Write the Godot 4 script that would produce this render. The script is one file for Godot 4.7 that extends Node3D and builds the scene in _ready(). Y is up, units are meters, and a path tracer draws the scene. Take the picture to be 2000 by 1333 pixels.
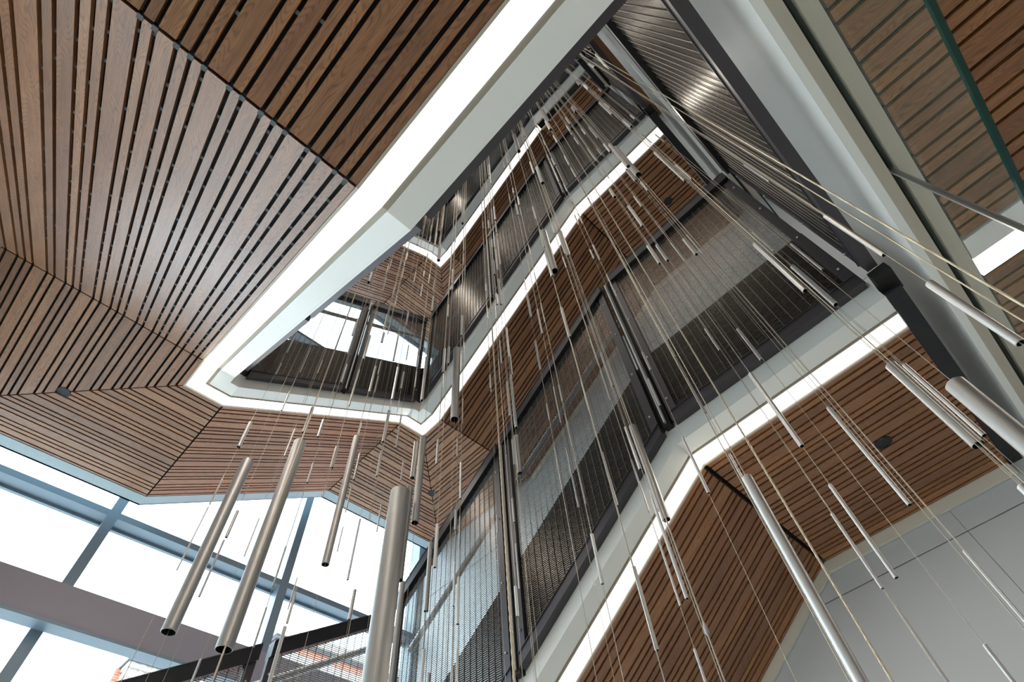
extends Node3D
# A feature staircase that winds up an open well, seen from the lobby below.
# x runs towards the street window, y up, z across the well; heights in the tables are above the eye, LIFT brings them above the lobby floor.

const LIFT := 1.5
const EYE_F := 1076.68
const SKY_WHITE := 3.2
const LED_GLOW := 30.0
const EXPOSURE := 0.57

const SOFFIT := [2.0, 5.794, 9.962, 14.13]          # right landings
const MID_LOW := [3.438, 7.606, 11.774]             # window landing, lower half
const MID_HIGH := [4.407, 8.575, 12.743]            # window landing, upper half
const XR := -0.39                                   # end of the landings
const XA := 0.74                                    # landing meets flight
const XB := 3.06                                    # flight meets window landing
const XC := 3.36                                    # inner edge of the window landing
const ZN := 0.111                                   # inner edge, near side
const ZF := 2.277                                   # inner edge, far side
const ZP := 0.416                                   # short flight starts
const ZQ := 1.985                                   # short flight ends
const REACH := 1.318                                # width of every flight

var rng := RandomNumberGenerator.new()
var used := {}
var spot := {}          # world position of every node that parts hang from
var M := {}
var wood := []
var wood_deep := []

# ---------------------------------------------------------------- shapes
class Shape:
	var v := PackedVector3Array()
	var n := PackedVector3Array()
	var uv := PackedVector2Array()

	func tri(a: Vector3, b: Vector3, c: Vector3, na: Vector3, nb: Vector3, nc: Vector3, ua := Vector2.ZERO, ub := Vector2.ZERO, uc := Vector2.ZERO) -> void:
		v.append(a); v.append(c); v.append(b)
		n.append(na); n.append(nc); n.append(nb)
		uv.append(ua); uv.append(uc); uv.append(ub)

	func face(p: Array, centre: Vector3, u: Array = []) -> void:      # a flat polygon that looks away from centre
		var nn: Vector3 = (p[1] - p[0]).cross(p[2] - p[0])
		if nn.length() < 1e-12 and p.size() > 3:
			nn = (p[2] - p[0]).cross(p[3] - p[0])
		nn = nn.normalized()
		var mid := Vector3.ZERO
		for q in p: mid += q
		mid /= p.size()
		var flip := nn.dot(mid - centre) < 0.0
		if flip: nn = -nn
		for i in range(1, p.size() - 1):
			var a := 0
			var b := i + 1 if flip else i
			var c := i if flip else i + 1
			if u.size():
				tri(p[a], p[b], p[c], nn, nn, nn, u[a], u[b], u[c])
			else:
				tri(p[a], p[b], p[c], nn, nn, nn)

	func prism(bottom: Array, top: Array) -> void:                      # two like polygons and the faces between them
		var c := Vector3.ZERO
		for q in bottom: c += q
		for q in top: c += q
		c /= bottom.size() * 2
		face(bottom, c)
		face(top, c)
		for i in bottom.size():
			var j := (i + 1) % bottom.size()
			face([bottom[i], bottom[j], top[j], top[i]], c)

	func box(a: Vector3, b: Vector3) -> void:
		prism([Vector3(a.x, a.y, a.z), Vector3(b.x, a.y, a.z), Vector3(b.x, a.y, b.z), Vector3(a.x, a.y, b.z)],
			[Vector3(a.x, b.y, a.z), Vector3(b.x, b.y, a.z), Vector3(b.x, b.y, b.z), Vector3(a.x, b.y, b.z)])

	func beam(a: Vector3, b: Vector3, out: Vector3, wide: float, up: Vector3) -> void:   # a bar from a to b: grows by out*wide and by up
		prism([a, b, b + out * wide, a + out * wide], [a + up, b + up, b + out * wide + up, a + out * wide + up])

	func ring(a: Vector3, b: Vector3, ra: float, rb: float, seg: int, inside := false) -> void:
		var d := (b - a).normalized()
		var s := d.cross(Vector3.RIGHT if absf(d.x) < 0.8 else Vector3.UP).normalized()
		var t := d.cross(s)
		for i in seg:
			var p := TAU * i / seg
			var q := TAU * (i + 1) / seg
			var c0 := s * cos(p) + t * sin(p)
			var c1 := s * cos(q) + t * sin(q)
			var slope := d * (ra - rb) / maxf((b - a).length(), 1e-6)
			var n0 := (c0 + slope).normalized()
			var n1 := (c1 + slope).normalized()
			var u0 := Vector2(float(i) / seg, 0)
			var u1 := Vector2(float(i + 1) / seg, 0)
			if inside:
				tri(a + c0 * ra, b + c0 * rb, b + c1 * rb, -n0, -n0, -n1, u0, u0, u1)
				tri(a + c0 * ra, b + c1 * rb, a + c1 * ra, -n0, -n1, -n1, u0, u1, u1)
			else:
				tri(a + c0 * ra, b + c1 * rb, b + c0 * rb, n0, n1, n0, u0, u1 + Vector2(0, 1), u0 + Vector2(0, 1))
				tri(a + c0 * ra, a + c1 * ra, b + c1 * rb, n0, n1, n1, u0, u1, u1 + Vector2(0, 1))

	func disc(c: Vector3, d: Vector3, r: float, seg: int, hole := 0.0) -> void:
		var s := d.cross(Vector3.RIGHT if absf(d.x) < 0.8 else Vector3.UP).normalized()
		var t := d.cross(s)
		for i in seg:
			var p := TAU * i / seg
			var q := TAU * (i + 1) / seg
			var c0 := s * cos(p) + t * sin(p)
			var c1 := s * cos(q) + t * sin(q)
			if hole > 0.0:
				tri(c + c0 * r, c + c1 * r, c + c1 * hole, d, d, d)
				tri(c + c0 * r, c + c1 * hole, c + c0 * hole, d, d, d)
			else:
				tri(c, c + c0 * r, c + c1 * r, d, d, d)

	func rod(a: Vector3, b: Vector3, r: float, seg := 8) -> void:
		ring(a, b, r, r, seg)
		disc(a, (a - b).normalized(), r, seg)
		disc(b, (b - a).normalized(), r, seg)

	func ball(c: Vector3, r: float) -> void:
		var d := Vector3.UP
		ring(c - d * r * 0.92, c - d * r * 0.38, r * 0.38, r * 0.92, 8)
		ring(c - d * r * 0.38, c + d * r * 0.38, r * 0.92, r * 0.92, 8)
		ring(c + d * r * 0.38, c + d * r * 0.92, r * 0.92, r * 0.38, 8)
		disc(c - d * r * 0.92, -d, r * 0.38, 8)
		disc(c + d * r * 0.92, d, r * 0.38, 8)


func P(x: float, y: float, z: float) -> Vector3:
	return Vector3(x, y + LIFT, z)


# ---------------------------------------------------------------- objects
func numbered(called: String, parent: Node) -> String:
	var key := str(parent.get_instance_id()) + called
	used[key] = used.get(key, 0) + 1
	return called if used[key] == 1 else "%s_%03d" % [called, used[key] - 1]


func tag(o: Node, label: String, category: String, group := "") -> Node:
	if label: o.set_meta("label", label)
	if category: o.set_meta("category", category)
	if group: o.set_meta("group", group)
	return o


func thing(called: String, at: Vector3, label: String, category: String, group := "") -> Node3D:
	var o := Node3D.new()
	o.name = numbered(called, self)
	add_child(o, true)
	o.position = at
	spot[o] = at
	tag(o, label, category, group)
	return o


func setting(called: String, at: Vector3) -> Node3D:
	var o := Node3D.new()
	o.name = called
	add_child(o, true)
	o.position = at
	spot[o] = at
	o.set_meta("kind", "structure")
	return o


func put(called: String, s: Shape, m: Material, parent: Node = null) -> MeshInstance3D:
	if s.v.is_empty(): return null
	var host: Node = parent if parent else self
	var box := AABB(s.v[0], Vector3.ZERO)
	for p in s.v: box = box.expand(p)
	var c := box.get_center()
	c.y = box.position.y
	var moved := PackedVector3Array()
	moved.resize(s.v.size())
	for i in s.v.size(): moved[i] = s.v[i] - c
	var a := []
	a.resize(Mesh.ARRAY_MAX)
	a[Mesh.ARRAY_VERTEX] = moved
	a[Mesh.ARRAY_NORMAL] = s.n
	a[Mesh.ARRAY_TEX_UV] = s.uv
	var me := ArrayMesh.new()
	me.add_surface_from_arrays(Mesh.PRIMITIVE_TRIANGLES, a)
	var o := MeshInstance3D.new()
	o.mesh = me
	o.material_override = m
	me.surface_set_material(0, m)
	o.name = numbered(called, host)
	host.add_child(o, true)
	o.position = c - spot.get(host, Vector3.ZERO)
	spot[o] = c
	return o


func stuff(o: Node) -> void:
	if o: o.set_meta("kind", "stuff")


func structure(o: Node) -> void:
	if o: o.set_meta("kind", "structure")


# ---------------------------------------------------------------- materials
func plain(c: Color, rough: float, metal := 0.0, spec := 0.5) -> StandardMaterial3D:
	var m := StandardMaterial3D.new()
	m.albedo_color = c
	m.roughness = rough
	m.metallic = metal
	m.metallic_specular = spec
	return m


func oak_image() -> ImageTexture:                   # oak: growth rings cut at a slant, dark pores along the grain (u along, v across)
	var w := 1024
	var h := 512
	var warp := FastNoiseLite.new(); warp.seed = 11; warp.frequency = 0.006; warp.fractal_octaves = 2
	var pore := FastNoiseLite.new(); pore.seed = 5; pore.frequency = 0.06; pore.fractal_octaves = 2
	var tone := FastNoiseLite.new(); tone.seed = 8; tone.frequency = 0.01
	var im := Image.create(w, h, false, Image.FORMAT_RGB8)
	for y in h:
		for x in w:
			var a := warp.get_noise_2d(x * 0.30, y * 1.3)
			var r := y * 0.075 + a * 8.0
			var ring := 0.5 + 0.5 * sin(r * TAU)
			ring = pow(ring, 3.0)
			var p := pore.get_noise_2d(x * 0.22, y * 5.0)
			var t := tone.get_noise_2d(x * 0.3, y * 3.0)
			var k := 0.96 - 0.20 * ring * (0.6 + 0.4 * clampf(p * 2.0 + 0.5, 0, 1)) - 0.16 * maxf(p, 0.0) + 0.14 * t
			im.set_pixel(x, y, Color(clampf(k, 0, 1), clampf(pow(k, 1.2), 0, 1), clampf(pow(k, 1.45), 0, 1)))
	im.generate_mipmaps()
	return ImageTexture.create_from_image(im)


func brushed_image(seed_: int, along: float) -> ImageTexture:
	var nz := FastNoiseLite.new(); nz.seed = seed_; nz.frequency = 0.5; nz.fractal_octaves = 2
	var im := Image.create(256, 256, false, Image.FORMAT_RGB8)
	for y in 256:
		for x in 256:
			var k := 0.95 + 0.07 * nz.get_noise_2d(x * 1.0, y * along)
			im.set_pixel(x, y, Color(k, k, k))
	return ImageTexture.create_from_image(im)


func brick_fill(c: Color, seed_: int) -> StandardMaterial3D:
	var m := plain(c, 0.9)
	var nz := FastNoiseLite.new(); nz.seed = seed_; nz.frequency = 0.05
	var im := Image.create(128, 128, false, Image.FORMAT_RGB8)
	for y in 128:
		for x in 128:
			var k := 0.88 + 0.3 * nz.get_noise_2d(x, y)
			im.set_pixel(x, y, Color(k, k, k))
	m.albedo_texture = ImageTexture.create_from_image(im)
	m.uv1_triplanar = true
	return m


func brick_wall() -> StandardMaterial3D:             # a far brick wall: courses too small to pick apart
	var im := Image.create(256, 256, false, Image.FORMAT_RGB8)
	var r := RandomNumberGenerator.new()
	r.seed = 9
	im.fill(Color(0.80, 0.66, 0.58))
	for row in 12:
		var y := int(row * 256.0 / 12.0)
		for col in range(-1, 5):
			var x := int((col + (0.5 if row % 2 else 0.0)) * 64.0)
			var k := r.randf_range(0.88, 1.08)
			im.fill_rect(Rect2i(maxi(x, 0), y, mini(61, 61 + mini(x, 0)), 18), Color(0.76 * k, 0.42 * k, 0.33 * k))
	var m := plain(Color(1, 1, 1), 0.9)
	m.albedo_texture = ImageTexture.create_from_image(im)
	m.uv1_triplanar = true
	m.uv1_world_triplanar = true
	m.uv1_scale = Vector3(1.1, 1.1, 1.1)
	return m


func make_materials() -> void:
	var grain := oak_image()
	for c in [Color(0.60, 0.40, 0.235), Color(0.545, 0.355, 0.20), Color(0.64, 0.435, 0.26), Color(0.575, 0.375, 0.22)]:
		var m := plain(c, 0.42)
		m.clearcoat_enabled = true
		m.clearcoat = 0.55
		m.clearcoat_roughness = 0.42
		m.albedo_texture = grain
		m.roughness_texture = null
		wood.append(m)
	M.black = plain(Color(0.07, 0.068, 0.068), 0.7)
	M.gap = plain(Color(0.075, 0.065, 0.06), 0.85)
	M.white = plain(Color(0.92, 0.915, 0.895), 0.40)
	M.trim = plain(Color(0.62, 0.68, 0.70), 0.45)
	M.cream = plain(Color(0.84, 0.82, 0.77), 0.5)
	M.panel = plain(Color(0.74, 0.755, 0.77), 0.5)
	M.taupe = plain(Color(0.72, 0.68, 0.62), 0.6)
	M.frame = plain(Color(0.30, 0.285, 0.30), 0.38, 0.5)
	M.frame_deep = plain(Color(0.12, 0.12, 0.135), 0.4, 0.2)
	M.clip = plain(Color(0.40, 0.43, 0.46), 0.45, 0.3)
	M.plate = plain(Color(0.22, 0.205, 0.20), 0.55, 0.2)
	M.wire = plain(Color(0.52, 0.495, 0.47), 0.26, 1.0)
	M.cable = plain(Color(0.46, 0.44, 0.43), 0.36, 0.9)
	M.steel = plain(Color(0.68, 0.67, 0.66), 0.48, 0.8)
	M.steel.albedo_texture = brushed_image(3, 0.04)
	M.steel_fine = plain(Color(0.72, 0.715, 0.71), 0.42, 0.85)
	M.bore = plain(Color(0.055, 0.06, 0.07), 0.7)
	M.line = plain(Color(0.66, 0.62, 0.56), 0.4, 0.6)
	M.rope = plain(Color(0.78, 0.72, 0.63), 0.5, 0.35)
	M.mullion = plain(Color(0.46, 0.52, 0.57), 0.45, 0.2)
	M.beam = plain(Color(0.56, 0.535, 0.575), 0.5, 0.1)
	M.speaker = plain(Color(0.12, 0.13, 0.14), 0.6)
	M.concrete = plain(Color(0.55, 0.54, 0.52), 0.8)
	M.carpet = plain(Color(0.70, 0.68, 0.64), 0.8)
	M.stone = brick_fill(Color(0.86, 0.83, 0.78), 2)
	M.brick = brick_wall()
	M.mortar = plain(Color(0.72, 0.66, 0.60), 0.95)
	M.slate = plain(Color(0.36, 0.37, 0.39), 0.8)
	M.asphalt = plain(Color(0.68, 0.67, 0.65), 0.9)
	M.glass = plain(Color(0.93, 0.98, 0.97, 0.02), 0.02, 0.0, 0.10)
	M.glass.transparency = BaseMaterial3D.TRANSPARENCY_ALPHA
	M.baffle = plain(Color(0.70, 0.85, 0.78, 0.02), 0.02, 0.0, 0.19)
	M.baffle.transparency = BaseMaterial3D.TRANSPARENCY_ALPHA
	M.glass_edge = plain(Color(0.05, 0.22, 0.19), 0.15)
	M.led = plain(Color(1, 1, 1), 0.6)
	M.led.emission_enabled = true
	M.led.emission = Color(1.0, 0.985, 0.96)
	M.led.emission_energy_multiplier = 2.2


# ---------------------------------------------------------------- the well
func loop_point(k: int, i: int, d: float, h: float) -> Vector3:         # the inner edge of storey k, d into the well, h up
	var y: float = [SOFFIT[k], SOFFIT[k], MID_LOW[k], MID_LOW[k], MID_LOW[k], MID_HIGH[k], MID_HIGH[k], MID_HIGH[k], SOFFIT[k + 1], SOFFIT[k + 1]][i] if k >= 0 else [-1.9, -1.9, -0.444, -0.444, -0.444, 0.525, 0.525, 0.525, SOFFIT[0], SOFFIT[0]][i]
	var x: float = [XR, XA, XB, XC - d, XC - d, XC - d, XC - d, XB, XA, XR][i]
	var z: float = [ZN + d, ZN + d, ZN + d, ZN + d, ZP, ZQ, ZF - d, ZF - d, ZF - d, ZF - d][i]
	return P(x, y + h, z)


func band(k: int, i: int, d0: float, h0: float, d1: float, h1: float, thick: Vector3, s: Shape) -> void:      # a strip of the edge profile, from (d0,h0) to (d1,h1)
	var a := loop_point(k, i, d0, h0)
	var b := loop_point(k, i + 1, d0, h0)
	var c := loop_point(k, i + 1, d1, h1)
	var e := loop_point(k, i, d1, h1)
	s.prism([a, b, c, e], [a + thick, b + thick, c + thick, e + thick])


func edge_parts(k: int, segments: Array, host: Node, plate_top: float) -> void:
	for i in segments:
		var trim := Shape.new(); band(k, i, -0.004, -0.004, 0.008, -0.004, Vector3(0, 0.02, 0), trim)
		put("edge_trim", trim, M.taupe, host)
		var cove := Shape.new(); band(k, i, 0.110, 0.012, 0.131, 0.012, Vector3(0, 0.02, 0), cove)
		band(k, i, 0.108, 0.002, 0.1145, 0.002, Vector3(0, 0.02, 0), cove)
		put("reveal", cove, M.taupe, host)
		var margin := Shape.new(); band(k, i, 0.131, 0.0, 0.2385, 0.0, Vector3(0, 0.03, 0), margin)
		put("soffit_margin", margin, M.white, host)
		var out := (loop_point(k, i, 0.0, 0) - loop_point(k, i, 0.012, 0))
		var fas := Shape.new(); band(k, i, 0.24, -0.0015, 0.24, 0.135, out, fas)
		put("fascia", fas, M.white, host)
		var plate := Shape.new(); band(k, i, 0.225, 0.135, 0.225, plate_top, out, plate)
		put("edge_plate", plate, M.plate, host)


func led_strip(k: int, segments: Array, label: String, cut := -1) -> void:
	var o := thing("linear_light", loop_point(k, segments[0], 0.06, 0.0), label, "light", "linear lights along the edges of the stair")
	for i in segments:
		var s := Shape.new()
		band(k, i, 0.009, 0.004, 0.108, 0.004, Vector3(0, 0.012, 0), s)
		put("diffuser", s, M.led, o)
		var a := loop_point(k, i, 0.0585, -0.004)
		var b := loop_point(k, i + 1, 0.0585, -0.004)
		area_light(a, b, loop_point(k, i, 0.0, 0.0) - loop_point(k, i, 0.1, 0.0), 0.099)


func area_light(a: Vector3, b: Vector3, across: Vector3, wide: float, glow := LED_GLOW, tint := Color(1.0, 0.96, 0.90)) -> void:
	var l := AreaLight3D.new()
	l.name = numbered("strip_glow", self)
	add_child(l, true)
	var along := (b - a).normalized()
	var w := across.normalized()
	var nn := along.cross(w).normalized()                            # -z of the light points down
	if nn.y < 0.0: nn = -nn
	var w2 := nn.cross(along).normalized()
	l.transform = Transform3D(Basis(along, w2, nn), (a + b) / 2.0)
	var size := Vector2((b - a).length(), wide)
	l.area_size = size
	l.area_normalize_energy = true
	l.light_energy = glow * size.x * size.y / PI
	l.light_color = tint
	l.shadow_enabled = true
	l.set("area_range", 30.0)
	l.set("area_attenuation", 2.0)


# ---------------------------------------------------------------- slatted soffits
const PITCH := [0.0445, 0.0445, 0.0665, 0.0445, 0.0840]
const GAP := 0.0145


func slats(host: Node, start: float, far: float, corner: Callable, mats: Array, grow := 1.0) -> void:
	# corner(s0, s1) gives the four soffit corners of a slat whose width runs from s0 to s1 behind the inner edge, first edge first
	var s := start
	var i := 0
	while s < far - 0.02:
		var w: float = PITCH[i % 5] * grow
		var e := minf(s + w - GAP, far - 0.004)
		if e - s > 0.012:
			var c: Array = corner.call(s, e)
			one_slat(host, c, e - s, mats[rng.randi() % mats.size()])
		s += w
		i += 1


func one_slat(host: Node, c: Array, width: float, m: Material) -> void:      # c: p0 p1 on the first edge, p2 p3 on the second (p0 p1 p2 p3 runs round)
	var sh := Shape.new()
	var up := Vector3(0, 0.022, 0)
	var mid := Vector3.ZERO
	for q in c: mid += q + q + up
	mid /= 8.0
	var along: Vector3 = (c[1] - c[0])
	var dir := along.normalized()
	var u0 := rng.randf() * 7.0
	var v0 := rng.randf() * 5.0
	var us := []
	for q in c:
		var t: float = (q - c[0]).dot(dir)
		us.append(Vector2(u0 + t / 1.15, v0))
	us[2].y += width / 0.40
	us[3].y += width / 0.40
	sh.face(c, mid, us)
	var top := []
	for q in c: top.append(q + up)
	sh.face(top, mid)
	for k in 4:
		var j := (k + 1) % 4
		sh.face([c[k], c[j], top[j], top[k]], mid, [us[k], us[j], us[j] + Vector2(0, 0.05), us[k] + Vector2(0, 0.05)])
	put("slat", sh, m, host)


func backing(host: Node, poly: Array, called := "backing", m: Material = null) -> void:
	var b := []
	var t := []
	for q in poly:
		b.append(q + Vector3(0, 0.036, 0))
		t.append(q + Vector3(0, 0.07, 0))
	var s := Shape.new()
	s.prism(b, t)
	put(called, s, m if m else M.gap, host)


func floor_slab(host: Node, poly: Array, h: float) -> void:
	var b := []
	var t := []
	for q in poly:
		b.append(q + Vector3(0, h - 0.12, 0))
		t.append(q + Vector3(0, h, 0))
	var s := Shape.new()
	s.prism(b, t)
	put("floor_slab", s, M.concrete, host)


func line_y(x0: float, y0: float, x1: float, y1: float, x: float) -> float:
	return y0 + (y1 - y0) * (x - x0) / (x1 - x0)


func arm(called: String, k: int, seg: int, far_side: bool, x0: float, y0: float, x1: float, y1: float, label: String, category: String, fold0 := 0.006, fold1 := 0.006) -> void:
	# a landing or a flight that runs along x
	var zs := 1.0 if far_side else -1.0
	var ze := ZF if far_side else ZN
	var o := thing(called, P((x0 + x1) / 2.0, minf(y0, y1), ze + zs * 0.6), label, category)
	var xa := x0 + fold0
	var xb := x1 - fold1
	var ya := line_y(x0, y0, x1, y1, xa)
	var yb := line_y(x0, y0, x1, y1, xb)
	slats(o, 0.006, REACH, func(s, e): return [P(xa, ya, ze + zs * s), P(xb, yb, ze + zs * s), P(xb, yb, ze + zs * e), P(xa, ya, ze + zs * e)], wood)
	if k == 0 and not far_side:
		var clips := Shape.new()
		var edge := 0.006
		for i in 29:
			edge += PITCH[i % 5]
			if edge > REACH - 0.03: break
			var zc := ze + zs * (edge - GAP * 0.5)
			var n := int((xb - xa) / 0.125)
			for j in n + 1:
				var xc := xa + (xb - xa) * (j + (0.5 if i % 2 else 0.25)) / (n + 1)
				if rng.randf() < (0.94 if y0 == y1 else 0.15 + 0.6 * edge / REACH): continue
				var yc := line_y(x0, y0, x1, y1, xc)
				clips.box(P(xc - 0.006, yc + 0.016, zc - GAP * 0.48), P(xc + 0.006, yc + 0.024, zc + GAP * 0.48))
			if y0 != y1:
				clips.box(P(x0 + 0.002, y0 + 0.003, zc - GAP * 0.6), P(x0 + 0.018, y0 + 0.016, zc + GAP * 0.6))
		stuff(put("slat_clips", clips, M.clip, o))
	var full := [P(x0, y0, ze + zs * 0.004), P(x1, y1, ze + zs * 0.004), P(x1, y1, ze + zs * REACH), P(x0, y0, ze + zs * REACH)]
	backing(o, full)
	edge_parts(k, [seg], o, 0.75 if y0 == y1 else 0.73)
	var deck := [P(x0, y0, ze - zs * 0.22), P(x1, y1, ze - zs * 0.22), P(x1, y1, ze + zs * REACH), P(x0, y0, ze + zs * REACH)]
	if y0 == y1:
		floor_slab(o, deck, 0.74)
	else:
		var n := int(round(absf(y1 - y0) / 0.165))
		var low := x0 if y0 < y1 else x1
		var lo := minf(y0, y1) + 0.74
		var dx := (x1 - x0) / n * (1.0 if y0 < y1 else -1.0)
		var dy := absf(y1 - y0) / n
		for j in n:
			var s := Shape.new()
			s.box(P(low + dx * j, lo - 0.35 + dy * j, ze - zs * 0.18), P(low + dx * (j + 1), lo - 0.16 + dy * (j + 1), ze + zs * REACH))
			put("step", s, M.plate, o)
	# the white border along the outer wall
	if far_side:
		var t := Shape.new()
		var d := Vector3(0, -0.068, 0)
		t.prism([P(x0, y0, ze + REACH), P(x1, y1, ze + REACH), P(x1, y1, ze + REACH + 0.022), P(x0, y0, ze + REACH + 0.022)],
			[P(x0, y0, ze + REACH) + d, P(x1, y1, ze + REACH) + d, P(x1, y1, ze + REACH + 0.022) + d, P(x0, y0, ze + REACH + 0.022) + d])
		put("wall_border", t, M.cream, o)


func window_arm(k: int, names: Array) -> void:
	# lower half of the window landing
	var y: float = MID_LOW[k]
	var o := thing("stair_landing", P(4.0, y, -0.2), names[0], "landing")
	slats(o, 0.006, REACH, func(s, e): return [P(XB + 0.006, y, ZN - s), P(XC + s - 0.005, y, ZN - s), P(XC + e - 0.005, y, ZN - e), P(XB + 0.006, y, ZN - e)], wood)
	slats(o, 0.006, REACH, func(s, e): return [P(XC + s, y, ZN - s + 0.007), P(XC + s, y, ZP - 0.006), P(XC + e, y, ZP - 0.006), P(XC + e, y, ZN - e + 0.007)], wood)
	backing(o, [P(XB, y, ZN), P(XC, y, ZN), P(XC + REACH, y, ZN - REACH), P(XB, y, ZN - REACH)])
	backing(o, [P(XC, y, ZN), P(XC, y, ZP), P(XC + REACH, y, ZP), P(XC + REACH, y, ZN - REACH)])
	edge_parts(k, [2, 3], o, 0.74)
	floor_slab(o, [P(XB, y, ZN + 0.22), P(XC - 0.22, y, ZN + 0.22), P(XC - 0.22, y, ZP), P(XC + REACH + 0.13, y, ZP), P(XC + REACH + 0.13, y, ZN - REACH), P(XB, y, ZN - REACH)], 0.74)
	window_trim(o, [[y, ZN - REACH], [y, ZP]])
	# the short flight
	var y2: float = MID_HIGH[k]
	o = thing("stair_flight", P(4.0, y, 1.2), names[1], "stairs")
	var s0 := (y2 - y) / (ZQ - ZP)
	slats(o, 0.006, REACH, func(s, e): return [P(XC + s, y + s0 * 0.006, ZP + 0.006), P(XC + s, y2 - s0 * 0.006, ZQ - 0.006), P(XC + e, y2 - s0 * 0.006, ZQ - 0.006), P(XC + e, y + s0 * 0.006, ZP + 0.006)], wood)
	backing(o, [P(XC, y, ZP), P(XC, y2, ZQ), P(XC + REACH, y2, ZQ), P(XC + REACH, y, ZP)])
	edge_parts(k, [4], o, 0.755)
	window_trim(o, [[y, ZP], [y2, ZQ]])
	for j in 6:
		var st := Shape.new()
		st.box(P(XC - 0.21, y + 0.40 + (y2 - y) * j / 6.0, ZP + (ZQ - ZP) * j / 6.0), P(XC + REACH + 0.13, y + 0.56 + (y2 - y) * (j + 1) / 6.0, ZP + (ZQ - ZP) * (j + 1) / 6.0))
		put("step", st, M.plate, o)
	# upper half of the window landing
	o = thing("stair_landing", P(4.0, y2, 2.8), names[2], "landing")
	slats(o, 0.006, REACH, func(s, e): return [P(XC + s, y2, ZQ + 0.006), P(XC + s, y2, ZF + s - 0.005), P(XC + e, y2, ZF + e - 0.005), P(XC + e, y2, ZQ + 0.006)], wood)
	slats(o, 0.006, REACH, func(s, e): return [P(XC + s - 0.007, y2, ZF + s), P(XB + 0.006, y2, ZF + s), P(XB + 0.006, y2, ZF + e), P(XC + e - 0.007, y2, ZF + e)], wood)
	backing(o, [P(XC, y2, ZQ), P(XC, y2, ZF), P(XC + REACH, y2, ZF + REACH), P(XC + REACH, y2, ZQ)])
	backing(o, [P(XC, y2, ZF), P(XB, y2, ZF), P(XB, y2, ZF + REACH), P(XC + REACH, y2, ZF + REACH)])
	edge_parts(k, [5, 6], o, 0.74)
	floor_slab(o, [P(XC - 0.22, y2, ZQ), P(XC - 0.22, y2, ZF - 0.22), P(XB, y2, ZF - 0.22), P(XB, y2, ZF + REACH), P(XC + REACH + 0.13, y2, ZF + REACH), P(XC + REACH + 0.13, y2, ZQ)], 0.74)
	window_trim(o, [[y2, ZQ], [y2, ZF + REACH]])


func window_trim(o: Node, ends: Array) -> void:      # painted edge of the slab on the window side
	var a: Array = ends[0]
	var b: Array = ends[1]
	var x0 := XC + REACH + 0.006
	var x1 := XC + REACH + 0.145
	var t := Shape.new()
	t.prism([P(x0, a[0], a[1]), P(x0, b[0], b[1]), P(x1, b[0], b[1]), P(x1, a[0], a[1])], [P(x0, a[0] + 0.03, a[1]), P(x0, b[0] + 0.03, b[1]), P(x1, b[0] + 0.03, b[1]), P(x1, a[0] + 0.03, a[1])])
	put("window_side_margin", t, M.trim, o)
	var f := Shape.new()
	f.prism([P(x1 - 0.02, a[0], a[1]), P(x1 - 0.02, b[0], b[1]), P(x1, b[0], b[1]), P(x1, a[0], a[1])], [P(x1 - 0.02, a[0] + 0.72, a[1]), P(x1 - 0.02, b[0] + 0.72, b[1]), P(x1, b[0] + 0.72, b[1]), P(x1, a[0] + 0.72, a[1])])
	put("window_side_fascia", f, M.trim, o)


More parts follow.
